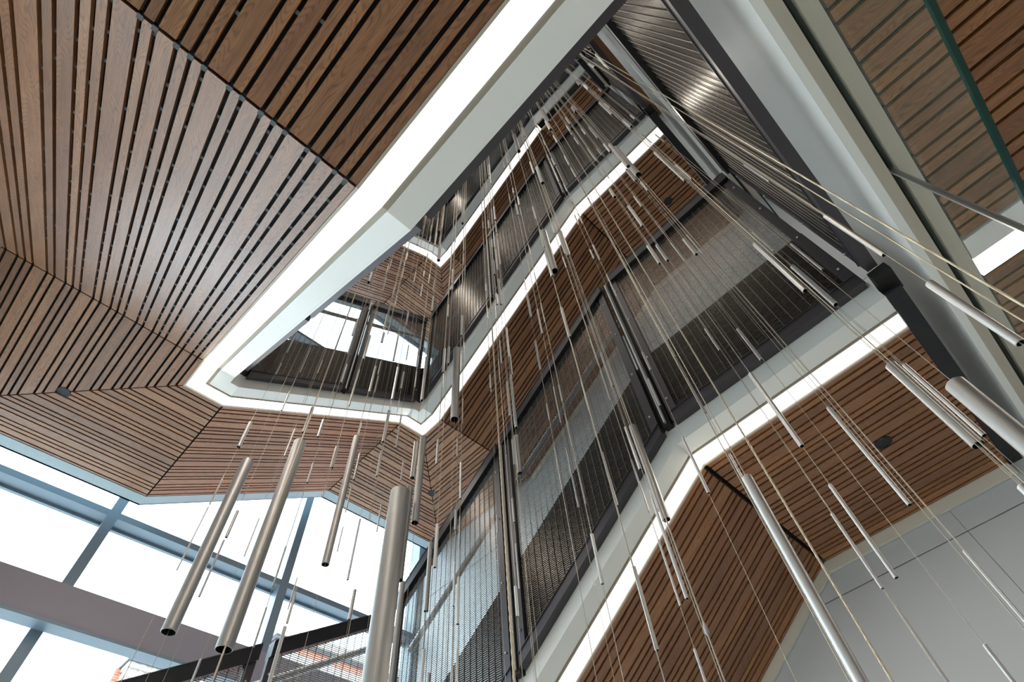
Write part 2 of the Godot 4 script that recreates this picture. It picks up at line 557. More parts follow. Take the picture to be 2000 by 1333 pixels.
# ---------------------------------------------------------------- guards of wire mesh
func guard(a: Vector3, b: Vector3, out: Vector3, label: String, tall := 1.63) -> void:
	# a, b: the foot of the panel on its inner face; out: away from the well
	var o := thing("mesh_guard_panel", (a + b) / 2.0, label, "guard panel", "wire mesh guards of the stair")
	var along := b - a
	var flat := Vector3(along.x, 0, along.z)
	var length := flat.length()
	var d := flat / length
	var slope := along.y / length
	var at := func(t: float, h: float, w: float) -> Vector3: return a + d * t + Vector3(0, slope * t + h, 0) + out * w
	var bar := func(t0: float, t1: float, h0: float, h1: float, w0: float, w1: float) -> Shape:
		var s := Shape.new()
		s.prism([at.call(t0, h0, w0), at.call(t1, h0, w0), at.call(t1, h0, w1), at.call(t0, h0, w1)], [at.call(t0, h1, w0), at.call(t1, h1, w0), at.call(t1, h1, w1), at.call(t0, h1, w1)])
		return s
	put("bottom_rail", bar.call(0.0, length, 0.0, 0.062, 0.0, 0.047), M.frame, o)
	put("rail_lip", bar.call(0.0, length, 0.062, 0.067, -0.006, 0.030), M.frame, o)
	put("top_rail", bar.call(0.0, length, tall - 0.085, tall, -0.022, 0.045), M.frame_deep, o)
	put("rail_cap", bar.call(0.0, length, tall, tall + 0.006, -0.025, 0.049), M.frame, o)
	put("post", bar.call(0.0, 0.05, 0.067, tall - 0.085, 0.0, 0.030), M.frame, o)
	put("post", bar.call(length - 0.05, length, 0.067, tall - 0.085, 0.0, 0.030), M.frame, o)
	var n := int((length - 0.1) / 0.047)
	for i in n:
		var t := 0.05 + (length - 0.1) * (i + 0.5) / n
		var s := Shape.new()
		s.ring(at.call(t, 0.06, 0.010), at.call(t, tall - 0.08, 0.010), 0.0022, 0.0022, 5)
		put("upright_cable", s, M.cable, o)
	var bolts := [[0.025, 0.16], [0.025, 0.55], [0.025, 1.0], [0.025, 1.4], [length - 0.025, 0.16], [length - 0.025, 0.55], [length - 0.025, 1.0], [length - 0.025, 1.4]]
	for q in bolts:
		var s := Shape.new()
		s.ball(at.call(q[0], q[1], -0.003), 0.007)
		put("bolt", s, M.steel_fine, o)
	# the fine level wires of the weave
	var weave := Shape.new()
	var y0 := minf(a.y, b.y) + 0.07
	var y1 := maxf(a.y, b.y) + tall - 0.088
	var y := y0
	while y < y1:
		var t0 := 0.05
		var t1 := length - 0.05
		if absf(slope) > 0.01:
			var ta := (y - a.y - 0.067) / slope
			var tb := (y - a.y - (tall - 0.085)) / slope
			t0 = maxf(t0, minf(ta, tb))
			t1 = minf(t1, maxf(ta, tb))
		if t1 - t0 > 0.01:
			var p := a + d * t0; p.y = y
			var q := a + d * t1; q.y = y
			p += out * 0.013
			q += out * 0.013
			weave.beam(p, q, out, 0.0022, Vector3(0, 0.0034, 0))
		y += 0.0112
	stuff(put("wire_weave", weave, M.wire, o))


func foot(k: int, i: int, t: float) -> Vector3:      # a guard's foot: t of the way from loop point i to i+1
	return loop_point(k, i, 0.29, 0.10).lerp(loop_point(k, i + 1, 0.29, 0.10), t)


func foot_x(k: int, i: int, x: float) -> Vector3:
	var a := loop_point(k, i, 0.29, 0.10)
	var b := loop_point(k, i + 1, 0.29, 0.10)
	return a.lerp(b, (x - a.x) / (b.x - a.x))


func foot_z(k: int, i: int, z: float) -> Vector3:
	var a := loop_point(k, i, 0.29, 0.10)
	var b := loop_point(k, i + 1, 0.29, 0.10)
	return a.lerp(b, (z - a.z) / (b.z - a.z))


func handrail(a: Vector3, b: Vector3, label: String) -> void:
	var s := Shape.new()
	s.rod(a, b, 0.021, 12)
	tag(put("handrail", s, M.steel_fine), label, "handrail")


# ---------------------------------------------------------------- build
func _ready() -> void:
	rng.seed = 20
	# camera
	var cam := Camera3D.new()
	cam.name = "camera"
	cam.projection = Camera3D.PROJECTION_FRUSTUM
	cam.keep_aspect = Camera3D.KEEP_HEIGHT
	cam.near = 0.05
	cam.far = 400.0
	cam.size = 0.05 * 1333.0 / EYE_F
	cam.frustum_offset = Vector2(-6.491, 22.284) / EYE_F * 0.05
	cam.transform = Transform3D(Basis(Vector3(-0.690804, -0.067625, 0.719873), Vector3(-0.624773, 0.556960, -0.547223), Vector3(-0.363934, -0.827781, -0.427001)), Vector3(0, LIFT, 0))
	add_child(cam)
	cam.current = true
	# an even white overcast sky
	var sky_m := ProceduralSkyMaterial.new()
	sky_m.sky_top_color = Color(0.85, 0.945, 1.0)
	sky_m.sky_horizon_color = Color(0.88, 0.955, 1.0)
	sky_m.ground_bottom_color = Color(0.55, 0.55, 0.54)
	sky_m.ground_horizon_color = Color(0.8, 0.8, 0.8)
	sky_m.sun_angle_max = 0.0
	sky_m.sky_energy_multiplier = SKY_WHITE
	sky_m.ground_energy_multiplier = 0.6
	var sky := Sky.new()
	sky.sky_material = sky_m
	var env := Environment.new()
	env.background_mode = Environment.BG_SKY
	env.sky = sky
	env.tonemap_mode = Environment.TONE_MAPPER_LINEAR
	env.tonemap_exposure = EXPOSURE
	env.sdfgi_enabled = true
	env.ssao_enabled = true
	env.ssil_enabled = true
	var we := WorldEnvironment.new()
	we.name = "world"
	we.environment = env
	add_child(we)

	make_materials()
	build_shell()
	build_window()
	build_stair()
	build_end()
	build_street()
	build_sculpture()


func build_shell() -> void:
	var s := Shape.new(); s.box(P(-5.2, -1.7, -5.2), P(5.3, -1.5, 3.9))
	structure(put("floor", s, M.carpet))
	# far wall: white panels with fine joints, behind the stair
	var w := setting("wall_far", P(1.0, -1.5, 3.75))
	var y := -1.5
	var n := 0
	while y < 16.4:
		var y1: float = 1.796 if n == 0 else y + 2.05
		var x := -5.0
		while x < 5.0:
			var q := Shape.new(); q.box(P(x, y, 3.622), P(x + 2.498, y1 - 0.006, 3.66))
			put("panel", q, M.panel, w)
			x += 2.5
		y = y1
		n += 1
	var core := Shape.new(); core.box(P(-5.2, -1.5, 3.66), P(5.3, 16.6, 3.9))
	put("core", core, M.taupe, w)
	s = Shape.new(); s.box(P(-5.2, -1.5, -5.4), P(5.3, 2.8, -5.2)); structure(put("wall_near", s, M.panel))
	s = Shape.new(); s.box(P(-5.2, 2.7, -1.45), P(5.3, 16.6, -1.21)); structure(put("wall_near_upper", s, M.panel))
	s = Shape.new(); s.box(P(-5.4, -1.5, -5.4), P(-5.2, 16.6, 3.9)); structure(put("wall_back", s, M.panel))
	s = Shape.new(); s.box(P(-5.4, 16.4, -1.5), P(5.3, 16.7, 3.9)); structure(put("roof", s, M.white))
	# lobby ceiling outside the stair, near side
	s = Shape.new(); s.box(P(-5.2, 2.0, -5.2), P(5.3, 2.7, -1.211)); structure(put("ceiling_near", s, M.white))
	for x in [-3.0, 0.0, 3.0]:
		var o := thing("ceiling_light", P(x, 1.97, -3.2), "long white ceiling light of the lobby, %s" % ["away from the window", "in the middle", "next to the window"][int(x / 3.0) + 1], "light", "lobby ceiling lights")
		s = Shape.new(); s.box(P(x - 0.9, 1.965, -3.5), P(x + 0.9, 1.998, -2.9)); put("housing", s, M.white, o)
		s = Shape.new(); s.box(P(x - 0.86, 1.955, -3.46), P(x + 0.86, 1.965, -2.94)); put("diffuser", s, M.led, o)
		area_light(P(x - 0.85, 1.950, -3.2), P(x + 0.85, 1.950, -3.2), Vector3(0, 0, 1), 0.5, 12.0)


func build_window() -> void:
	var o := setting("window_1", P(5.05, -1.5, 0.3))
	var zs := [-4.64, -2.99, -1.34, 0.31, 1.96, 3.60]
	for z in zs:
		var s := Shape.new()
		s.box(P(5.05, -1.5, z - 0.042), P(5.23, 16.4, z + 0.042))
		put("mullion", s, M.mullion, o)
	var levels := [-1.45, 0.9, 3.435, 5.0, 7.23, 9.2, 11.4, 13.4, 16.3]
	for i in zs.size() - 1:
		for y in levels:
			var s := Shape.new()
			s.box(P(5.055, y - 0.03, zs[i] + 0.042), P(5.215, y + 0.03, zs[i + 1] - 0.042))
			put("transom", s, M.mullion, o)
			var g := Shape.new()
			g.box(P(5.19, y - 0.055, zs[i] + 0.042), P(5.225, y - 0.03, zs[i + 1] - 0.042))
			put("glazing_bead", g, M.mullion, o)
		for j in levels.size() - 1:
			var g := Shape.new()
			g.box(P(5.20, levels[j] + 0.03, zs[i] + 0.042), P(5.208, levels[j + 1] - 0.03, zs[i + 1] - 0.042))
			put("pane", g, M.glass, o)
	# steel beams across the window at floor level
	var k := 0
	for y in [2.385, 6.4, 10.55]:
		var t := thing("steel_beam", P(4.95, y, 0.4), ["heavy grey steel beam crossing the tall window below the slab edge", "grey steel beam across the window behind the mesh guard, one storey higher", "topmost grey steel beam across the window"][k], "beam", "")
		var s := Shape.new(); s.box(P(4.90, y + 0.025, -4.9), P(5.03, y + 0.29, 3.62)); put("web", s, M.beam, t)
		s = Shape.new(); s.box(P(4.895, y, -4.9), P(5.035, y + 0.025, 3.62)); put("bottom_flange", s, M.mullion, t)
		k += 1


func build_stair() -> void:
	var storey := ["first", "second", "third"]
	for k in 3:
		var w: String = ["lowest", "middle", "uppermost"][k]
		if k < 3:
			arm("stair_landing", k, 0, false, XR, SOFFIT[k], XA, SOFFIT[k], "%s landing on the near side of the well, dark oak slats underneath" % w, "landing")
			arm("stair_flight", k, 1, false, XA, SOFFIT[k], XB, MID_LOW[k], "%s near side stair flight rising to the window, slats catching daylight" % w, "stairs")
			window_arm(k, ["%s window landing, its lower half with mitred oak slats" % w, "%s short stair flight along the window between two half landings" % w, "%s window landing, its upper half at the far corner" % w])
			arm("stair_flight", k, 7, true, XA, SOFFIT[k + 1], XB, MID_HIGH[k], "%s complete far side stair flight climbing from the window landing" % w, "stairs")
			arm("stair_landing", k, 8, true, XR, SOFFIT[k + 1], XA, SOFFIT[k + 1], "%s" % ["far side landing one storey up, oak slats with a dark round grille", "far side landing two storeys up without a light strip", "topmost far side landing under the roof"][k], "landing")
	arm("stair_flight", -1, 7, true, XA, SOFFIT[0], XB, 0.525, "far side stair flight going down past the white wall panels", "stairs", 0.012, 0.006)
	arm("stair_landing", -1, 8, true, XR, SOFFIT[0], XA, SOFFIT[0], "nearest far side landing, oak slats with a dark round grille above the white wall", "landing", 0.0, 0.012)
	for k in 3:
		var w: String = ["first", "second", "third"][k]
		led_strip(k, [0, 1], "%s storey white light strip along the near landing and flight" % w)
		led_strip(k, [2, 3, 4, 5, 6], "%s storey white light strip round the window landings" % w)
		led_strip(k, [7, 8] if k != 1 else [7], "%s" % ["white light strip along the middle far flight and landing", "white light strip of the upper far flight, ending at the landing", "white light strip of the topmost far flight"][k])
	led_strip(-1, [7, 8], "brightest lowest light strip along the far landing and the flight down")
	# guards
	for k in range(-1, 3):
		var w: String = ["lowest", "first storey", "second storey", "third storey"][k + 1]
		var zn := Vector3(0, 0, -1)
		var zf := Vector3(0, 0, 1)
		var xo := Vector3(1, 0, 0)
		if k >= 0:
			guard(foot_x(k, 0, -0.36), foot_x(k, 0, 0.69), zn, "%s wire mesh guard of the near landing, seen from below" % w)
			guard(foot_x(k, 1, 0.75), foot_x(k, 1, 1.79), zn, "%s wire mesh guard on the lower half of the near flight" % w)
			guard(foot_x(k, 1, 1.85), foot_x(k, 1, 3.0), zn, "%s wire mesh guard on the upper half of the near flight" % w)
		guard(foot_z(k, 4, 0.43), foot_z(k, 4, 1.17), xo, "%s wire mesh guard before the window, lower panel of the short flight" % w, 1.58 if k < 0 else 1.63)
		guard(foot_z(k, 4, 1.23), foot_z(k, 4, 1.96), xo, "%s wire mesh guard before the window, upper panel of the short flight" % w, 1.58 if k < 0 else 1.63)
		guard(foot_x(k, 7, 3.03), foot_x(k, 7, 1.97), zf, "%s wire mesh guard of the far flight, panel next to the window" % w)
		guard(foot_x(k, 7, 1.91), foot_x(k, 7, 0.775), zf, "%s wire mesh guard of the far flight, panel next to the landing" % w)
		guard(foot_x(k, 8, 0.695), foot_x(k, 8, -0.375), zf, "%s wire mesh guard of the far landing" % w)
		for x in [0.735, 1.94]:
			corner_post(foot_x(k, 7, x), zf, "slim dark post between two panels of the %s far guard, %s" % [w, "at the fold" if x < 1 else "halfway down the flight"])
		if k >= 0:
			corner_post(foot_z(k, 4, 1.20), xo, "slim dark post between the two %s window guard panels" % w)
			corner_post(foot_x(k, 1, 1.82), zn, "slim dark post between the %s near flight guard panels" % w)
		# handrails behind the mesh
		var ra := loop_point(k, 4, 0.13, 1.50)
		var rb := loop_point(k, 5, 0.13, 1.50)
		handrail(ra, rb, "%s tubular steel handrail behind the window guard" % w)
		ra = loop_point(k, 7, 0.13, 1.45)
		rb = loop_point(k, 8, 0.13, 1.45)
		handrail(ra, rb, "%s tubular steel handrail behind the far flight guard" % w)
	# round dark grilles in the soffits
	grille(P(3.973, 3.438, -0.502), "dark round speaker grille on the mitre over the lower window landing")
	grille(P(3.979, 4.407, 2.896), "dark round speaker grille on the mitre over the upper window landing")
	grille(P(0.015, 2.0, 2.883), "dark round speaker grille in the nearest far landing")
	grille(P(0.005, 5.794, 2.868), "dark round speaker grille in the far landing one storey up")


func corner_post(a: Vector3, out: Vector3, label: String) -> void:
	var o := thing("guard_post", a, label, "post", "dark posts between the guard panels")
	var side := out.cross(Vector3.UP)
	var s := Shape.new()
	s.prism([a - side * 0.022 + out * 0.012, a + side * 0.022 + out * 0.012, a + side * 0.022 + out * 0.06, a - side * 0.022 + out * 0.06],
		[a - side * 0.022 + out * 0.012 + Vector3(0, 1.6, 0), a + side * 0.022 + out * 0.012 + Vector3(0, 1.6, 0), a + side * 0.022 + out * 0.06 + Vector3(0, 1.6, 0), a - side * 0.022 + out * 0.06 + Vector3(0, 1.6, 0)])
	put("upright", s, M.black, o)
	s = Shape.new()
	s.rod(a + Vector3(0, 0.02, 0) + out * 0.004, a + Vector3(0, 1.58, 0) + out * 0.004, 0.009, 8)
	put("tie_rod", s, M.steel_fine, o)


func grille(at: Vector3, label: String) -> void:
	var o := thing("speaker_grille", at - Vector3(0, 0.01, 0), label, "speaker", "round grilles in the slatted soffits")
	var s := Shape.new()
	s.ring(at - Vector3(0, 0.004, 0), at + Vector3(0, 0.03, 0), 0.045, 0.045, 32)
	s.disc(at - Vector3(0, 0.004, 0), Vector3.DOWN, 0.045, 32, 0.040)
	put("rim", s, M.speaker, o)
	s = Shape.new()
	s.disc(at - Vector3(0, 0.001, 0), Vector3.DOWN, 0.041, 32)
	put("cover", s, M.speaker, o)


# ---------------------------------------------------------------- the closed end of the well and the ceiling beyond it
func build_end() -> void:
	for k in 4:
		var y: float = SOFFIT[k]
		var w: String = ["lowest", "second", "third", "topmost"][k]
		var o := thing("edge_beam", P(-0.6, y, 1.2), "%s white edge beam closing the end of the well, with a dark slot underneath" % w, "beam", "")
		var s := Shape.new(); s.box(P(-0.60, y, -1.2), P(-0.567, y + 0.74, 3.62)); put("fascia", s, M.white, o)
		s = Shape.new(); s.box(P(-0.643, y, -1.2), P(-0.60, y + 0.03, 3.62)); put("soffit_margin", s, M.taupe, o)
		s = Shape.new(); s.box(P(-0.672, y + 0.03, -1.2), P(-0.643, y + 0.06, 3.62)); put("slot", s, M.black, o)
		s = Shape.new(); s.box(P(-0.725, y, -1.2), P(-0.672, y + 0.03, 3.62)); put("outer_margin", s, M.taupe, o)
		s = Shape.new(); s.box(P(-0.725, y + 0.6, -1.2), P(-0.60, y + 0.74, 3.62)); put("deck_edge", s, M.concrete, o)
		s = Shape.new(); s.box(P(-0.462, y - 0.004, 2.03), P(-0.392, y + 0.012, 3.62)); put("end_plate", s, M.frame_deep, o)
		if k < 3:
			guard(P(-0.41, y + 0.10, 0.44), P(-0.41, y + 0.10, 1.96), Vector3(-1, 0, 0), "%s wire mesh guard across the end of the well, between near and far landings" % w)
			s = Shape.new(); s.box(P(-0.480, y + 0.05, 1.965), P(-0.40, y + 0.10, 2.10)); put("bracket_shelf", s, M.black, o)
		# glass smoke baffle
		if k < 2:
			var g := thing("glass_baffle", P(-0.655, y - 0.66, 1.5), "clear glass smoke baffle hanging from the slot beside the %s edge beam" % w, "glass panel", "")
			for zz in [[-1.2, 1.532], [1.542, 3.60]]:
				s = Shape.new(); s.box(P(-0.660, y - 0.655, zz[0]), P(-0.650, y + 0.04, zz[1])); put("pane", s, M.baffle, g)
				s = Shape.new(); s.box(P(-0.662, y - 0.668, zz[0]), P(-0.648, y - 0.655, zz[1])); put("polished_edge", s, M.glass_edge, g)
			s = Shape.new(); s.box(P(-0.664, y - 0.66, 1.532), P(-0.646, y + 0.03, 1.542)); put("joint", s, M.steel_fine, g)
	# slatted lobby ceiling beyond the baffle, and the corridors above it
	for k in 4:
		var y: float = SOFFIT[k]
		var o := setting("ceiling_%d" % (k + 1), P(-2.8, y, 1.2))
		if k == 0:
			slats(o, 0.012, 3.3, func(s, e): return [P(-4.8, y, ZF - 0.25 - s), P(-0.735, y, ZF - 0.25 - s), P(-0.735, y, ZF - 0.25 - e), P(-4.8, y, ZF - 0.25 - e)], wood, 1.28)
			slats(o, 0.006, REACH, func(s, e): return [P(-4.8, y, ZF + 0.02 + s), P(-0.735, y, ZF + 0.02 + s), P(-0.735, y, ZF + 0.02 + e), P(-4.8, y, ZF + 0.02 + e)], wood, 1.28)
			var m := Shape.new(); m.box(P(-4.8, y, ZF - 0.24), P(-0.73, y + 0.03, ZF - 0.125)); put("soffit_margin", m, M.white, o)
			backing(o, [P(-5.2, y + 0.02, -1.2), P(-0.725, y + 0.02, -1.2), P(-0.725, y + 0.02, 3.62), P(-5.2, y + 0.02, 3.62)])
			var l := thing("linear_light", P(-2.8, y, ZF - 0.06), "white light strip in the lobby ceiling beyond the glass baffle", "light", "linear lights along the edges of the stair")
			var d := Shape.new(); d.box(P(-4.8, y + 0.003, ZF - 0.108), P(-0.733, y + 0.02, ZF - 0.002)); put("diffuser", d, M.led, l)
			area_light(P(-4.8, y - 0.004, ZF - 0.055), P(-0.74, y - 0.004, ZF - 0.055), Vector3(0, 0, 1), 0.10)
		else:
			backing(o, [P(-5.2, y, -1.2), P(-0.725, y, -1.2), P(-0.725, y, 3.62), P(-5.2, y, 3.62)], "board", wood[1])
			var l := thing("linear_light", P(-2.8, y, 1.2), "white light strip in the %s corridor ceiling behind the end guard" % ["", "first", "second", "third"][k], "light", "linear lights along the edges of the stair")
			for z in [0.35, 2.15]:
				var d := Shape.new(); d.box(P(-4.6, y + 0.022, z - 0.05), P(-0.9, y + 0.034, z + 0.05)); put("diffuser", d, M.led, l)
				area_light(P(-4.6, y + 0.018, z), P(-0.9, y + 0.018, z), Vector3(0, 0, 1), 0.10)
		var f := Shape.new(); f.box(P(-5.2, y + 0.6, -1.2), P(-0.725, y + 0.74, 3.62)); put("corridor_floor", f, M.concrete, o)


# ---------------------------------------------------------------- the street
func build_street() -> void:
	var s := Shape.new(); s.box(P(5.3, -1.9, -60), P(80, -1.7, 70)); structure(put("ground", s, M.asphalt))
	# brick block across the street
	var o := thing("brick_building", P(26, -1.7, 16), "red brick building across the street with a pale stone cornice, behind the mesh guard", "building")
	s = Shape.new(); s.box(P(20.2, -1.7, 8.2), P(32, 11.75, 24)); put("wall", s, M.brick, o)
	s = Shape.new(); s.box(P(20.05, 11.75, 8.06), P(32.1, 12.05, 24.1)); put("coping", s, M.stone, o)
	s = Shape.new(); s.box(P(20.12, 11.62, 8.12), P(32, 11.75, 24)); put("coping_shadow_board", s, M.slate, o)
	s = Shape.new(); s.box(P(19.75, 10.82, 8.25), P(20.2, 11.08, 24)); put("cornice", s, M.stone, o)
	s = Shape.new(); s.box(P(19.95, 9.2, 8.35), P(20.2, 10.82, 24)); put("slate_band", s, M.slate, o)
	for fl in 3:
		for b in 4:
			var z := 9.6 + b * 3.6
			var y := 0.2 + fl * 3.0
			s = Shape.new(); s.box(P(20.12, y, z), P(20.2, y + 1.9, z + 1.3)); var wf := put("window", s, M.slate, o)
			s = Shape.new(); s.box(P(20.10, y + 0.1, z + 0.1), P(20.12, y + 1.8, z + 1.2)); put("pane", s, M.mullion, wf)
			s = Shape.new(); s.box(P(20.05, y - 0.15, z - 0.1), P(20.2, y, z + 1.4)); put("sill", s, M.stone, o)
	# stone pavilion with arches
	o = thing("stone_pavilion", P(23, -1.7, 4.8), "pale stone pavilion with an arch and a roundel, under the steel beam", "building")
	s = Shape.new(); s.box(P(20.15, -1.7, 3.95), P(26, 9.05, 5.9)); put("wall", s, M.stone, o)
	s = Shape.new(); s.box(P(20.05, 9.3, 3.85), P(26, 9.45, 6.0)); put("cornice", s, M.stone, o)
	s = Shape.new(); s.box(P(20.12, 9.05, 3.9), P(26, 9.3, 5.95)); put("frieze", s, M.stone, o)
	s = Shape.new(); s.box(P(19.98, 9.45, 3.79), P(26, 9.57, 6.06)); put("coping", s, M.slate, o)
	s = Shape.new(); s.box(P(20.6, 5.0, 3.72), P(26, 9.4, 3.95)); put("brick_return", s, M.brick, o)
	for q in [[4.45, 8.15, 0.36], [5.25, 8.15, 0.36]]:
		var arch := Shape.new()
		for k in 18:
			var a := PI * k / 18.0
			var b := PI * (k + 1) / 18.0
			arch.prism([P(20.0, q[1] + sin(a) * 0.36, q[0] + cos(a) * 0.36), P(20.0, q[1] + sin(b) * 0.36, q[0] + cos(b) * 0.36), P(20.0, q[1] + sin(b) * 0.28, q[0] + cos(b) * 0.28), P(20.0, q[1] + sin(a) * 0.28, q[0] + cos(a) * 0.28)],
				[P(20.16, q[1] + sin(a) * 0.36, q[0] + cos(a) * 0.36), P(20.16, q[1] + sin(b) * 0.36, q[0] + cos(b) * 0.36), P(20.16, q[1] + sin(b) * 0.28, q[0] + cos(b) * 0.28), P(20.16, q[1] + sin(a) * 0.28, q[0] + cos(a) * 0.28)])
		put("arch", arch, M.stone, o)
		var ros := Shape.new()
		ros.ring(P(20.04, q[1], q[0]), P(20.16, q[1], q[0]), 0.17, 0.20, 20)
		ros.disc(P(20.04, q[1], q[0]), Vector3(-1, 0, 0), 0.17, 20)
		put("roundel", ros, M.stone, o)


# ---------------------------------------------------------------- the hanging sculpture
var count := 0


func tube(x: float, z: float, y0: float, y1: float, d: float, label: String) -> void:
	var o := thing("hanging_tube", P(x, y0, z), label, "sculpture", "steel tubes of the hanging sculpture")
	var seg := 24 if d > 0.04 else 14 if d > 0.015 else 10
	var r := d / 2.0
	var wall := maxf(r * 0.09, 0.0009)
	var c := minf(r * 0.35, 0.004)
	var s := Shape.new()
	s.ring(P(x, y0 + c * 0.5, z), P(x, y1 - c, z), r, r, seg)
	s.ring(P(x, y0, z), P(x, y0 + c * 0.5, z), r - c * 0.4, r, seg)
	s.ring(P(x, y1 - c, z), P(x, y1, z), r, r - c, seg)
	s.disc(P(x, y1, z), Vector3.UP, r - c, seg)
	s.disc(P(x, y0, z), Vector3.DOWN, r - c * 0.4, seg, r - wall)
	put("tube", s, M.steel if d > 0.02 else M.steel_fine, o)
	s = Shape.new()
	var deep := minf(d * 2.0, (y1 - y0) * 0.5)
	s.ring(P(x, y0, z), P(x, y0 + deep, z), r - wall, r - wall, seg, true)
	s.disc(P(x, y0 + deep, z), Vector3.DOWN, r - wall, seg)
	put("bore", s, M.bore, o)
	count += 1
	var low := -1.49 if y0 < 3.4 and (d > 0.02 or count % 6 == 0) else y0 + 0.02
	s = Shape.new()
	s.ring(P(x, low, z), P(x, 16.38, z), 0.0009, 0.0009, 5)
	put("suspension_wire", s, M.line, o)


func rope(x: float, z: float, d: float, label: String) -> void:
	var s := Shape.new()
	var step := 0.012
	var n := int(17.8 / step)
	var pts := []
	var r := d / 2.0
	for i in n + 1:
		var row := []
		var y := -1.49 + i * step
		for k in 8:
			var a := TAU * k / 8.0
			var rr := r * (0.86 + 0.14 * cos(3.0 * (a - y * TAU / (d * 11.0))))
			row.append(P(x + cos(a) * rr, y, z + sin(a) * rr))
		pts.append(row)
	var axis := P(x, 0, z)
	for i in n:
		for k in 8:
			var j := (k + 1) % 8
			var a: Vector3 = pts[i][k]
			var b: Vector3 = pts[i][j]
			var c: Vector3 = pts[i + 1][j]
			var e: Vector3 = pts[i + 1][k]
			var nn := (b - a).cross(e - a).normalized()
			if nn.dot(Vector3(a.x - axis.x, 0, a.z - axis.z)) < 0.0: nn = -nn
			s.tri(a, e, c, nn, nn, nn)
			s.tri(a, c, b, nn, nn, nn)
	tag(put("twisted_cable", s, M.rope), label, "cable", "thick twisted cables of the sculpture")


func build_pulley() -> void:
	var o := thing("pulley", P(-0.37, 5.60, 1.18), "black pulley wheel on a grey bracket at the top of the cables", "pulley")
	var c := P(-0.35, 5.70, 1.16)
	var ax := Vector3(-0.35, -0.75, -0.55).normalized()
	var s := Shape.new()
	s.ring(c - ax * 0.02, c - ax * 0.012, 0.045, 0.045, 24); s.ring(c - ax * 0.012, c + ax * 0.012, 0.036, 0.036, 24); s.ring(c + ax * 0.012, c + ax * 0.02, 0.045, 0.045, 24)
	s.disc(c - ax * 0.02, -ax, 0.045, 24); s.disc(c + ax * 0.02, ax, 0.045, 24); s.disc(c - ax * 0.012, ax, 0.045, 24, 0.036); s.disc(c + ax * 0.012, -ax, 0.045, 24, 0.036)
	put("wheel", s, M.speaker, o)
	s = Shape.new(); s.rod(c - ax * 0.05, c + ax * 0.05, 0.008, 10); put("axle", s, M.steel_fine, o)
	s = Shape.new(); s.box(P(-0.392, 5.66, 1.14), P(-0.384, 5.90, 1.38)); put("bracket", s, M.steel_fine, o)


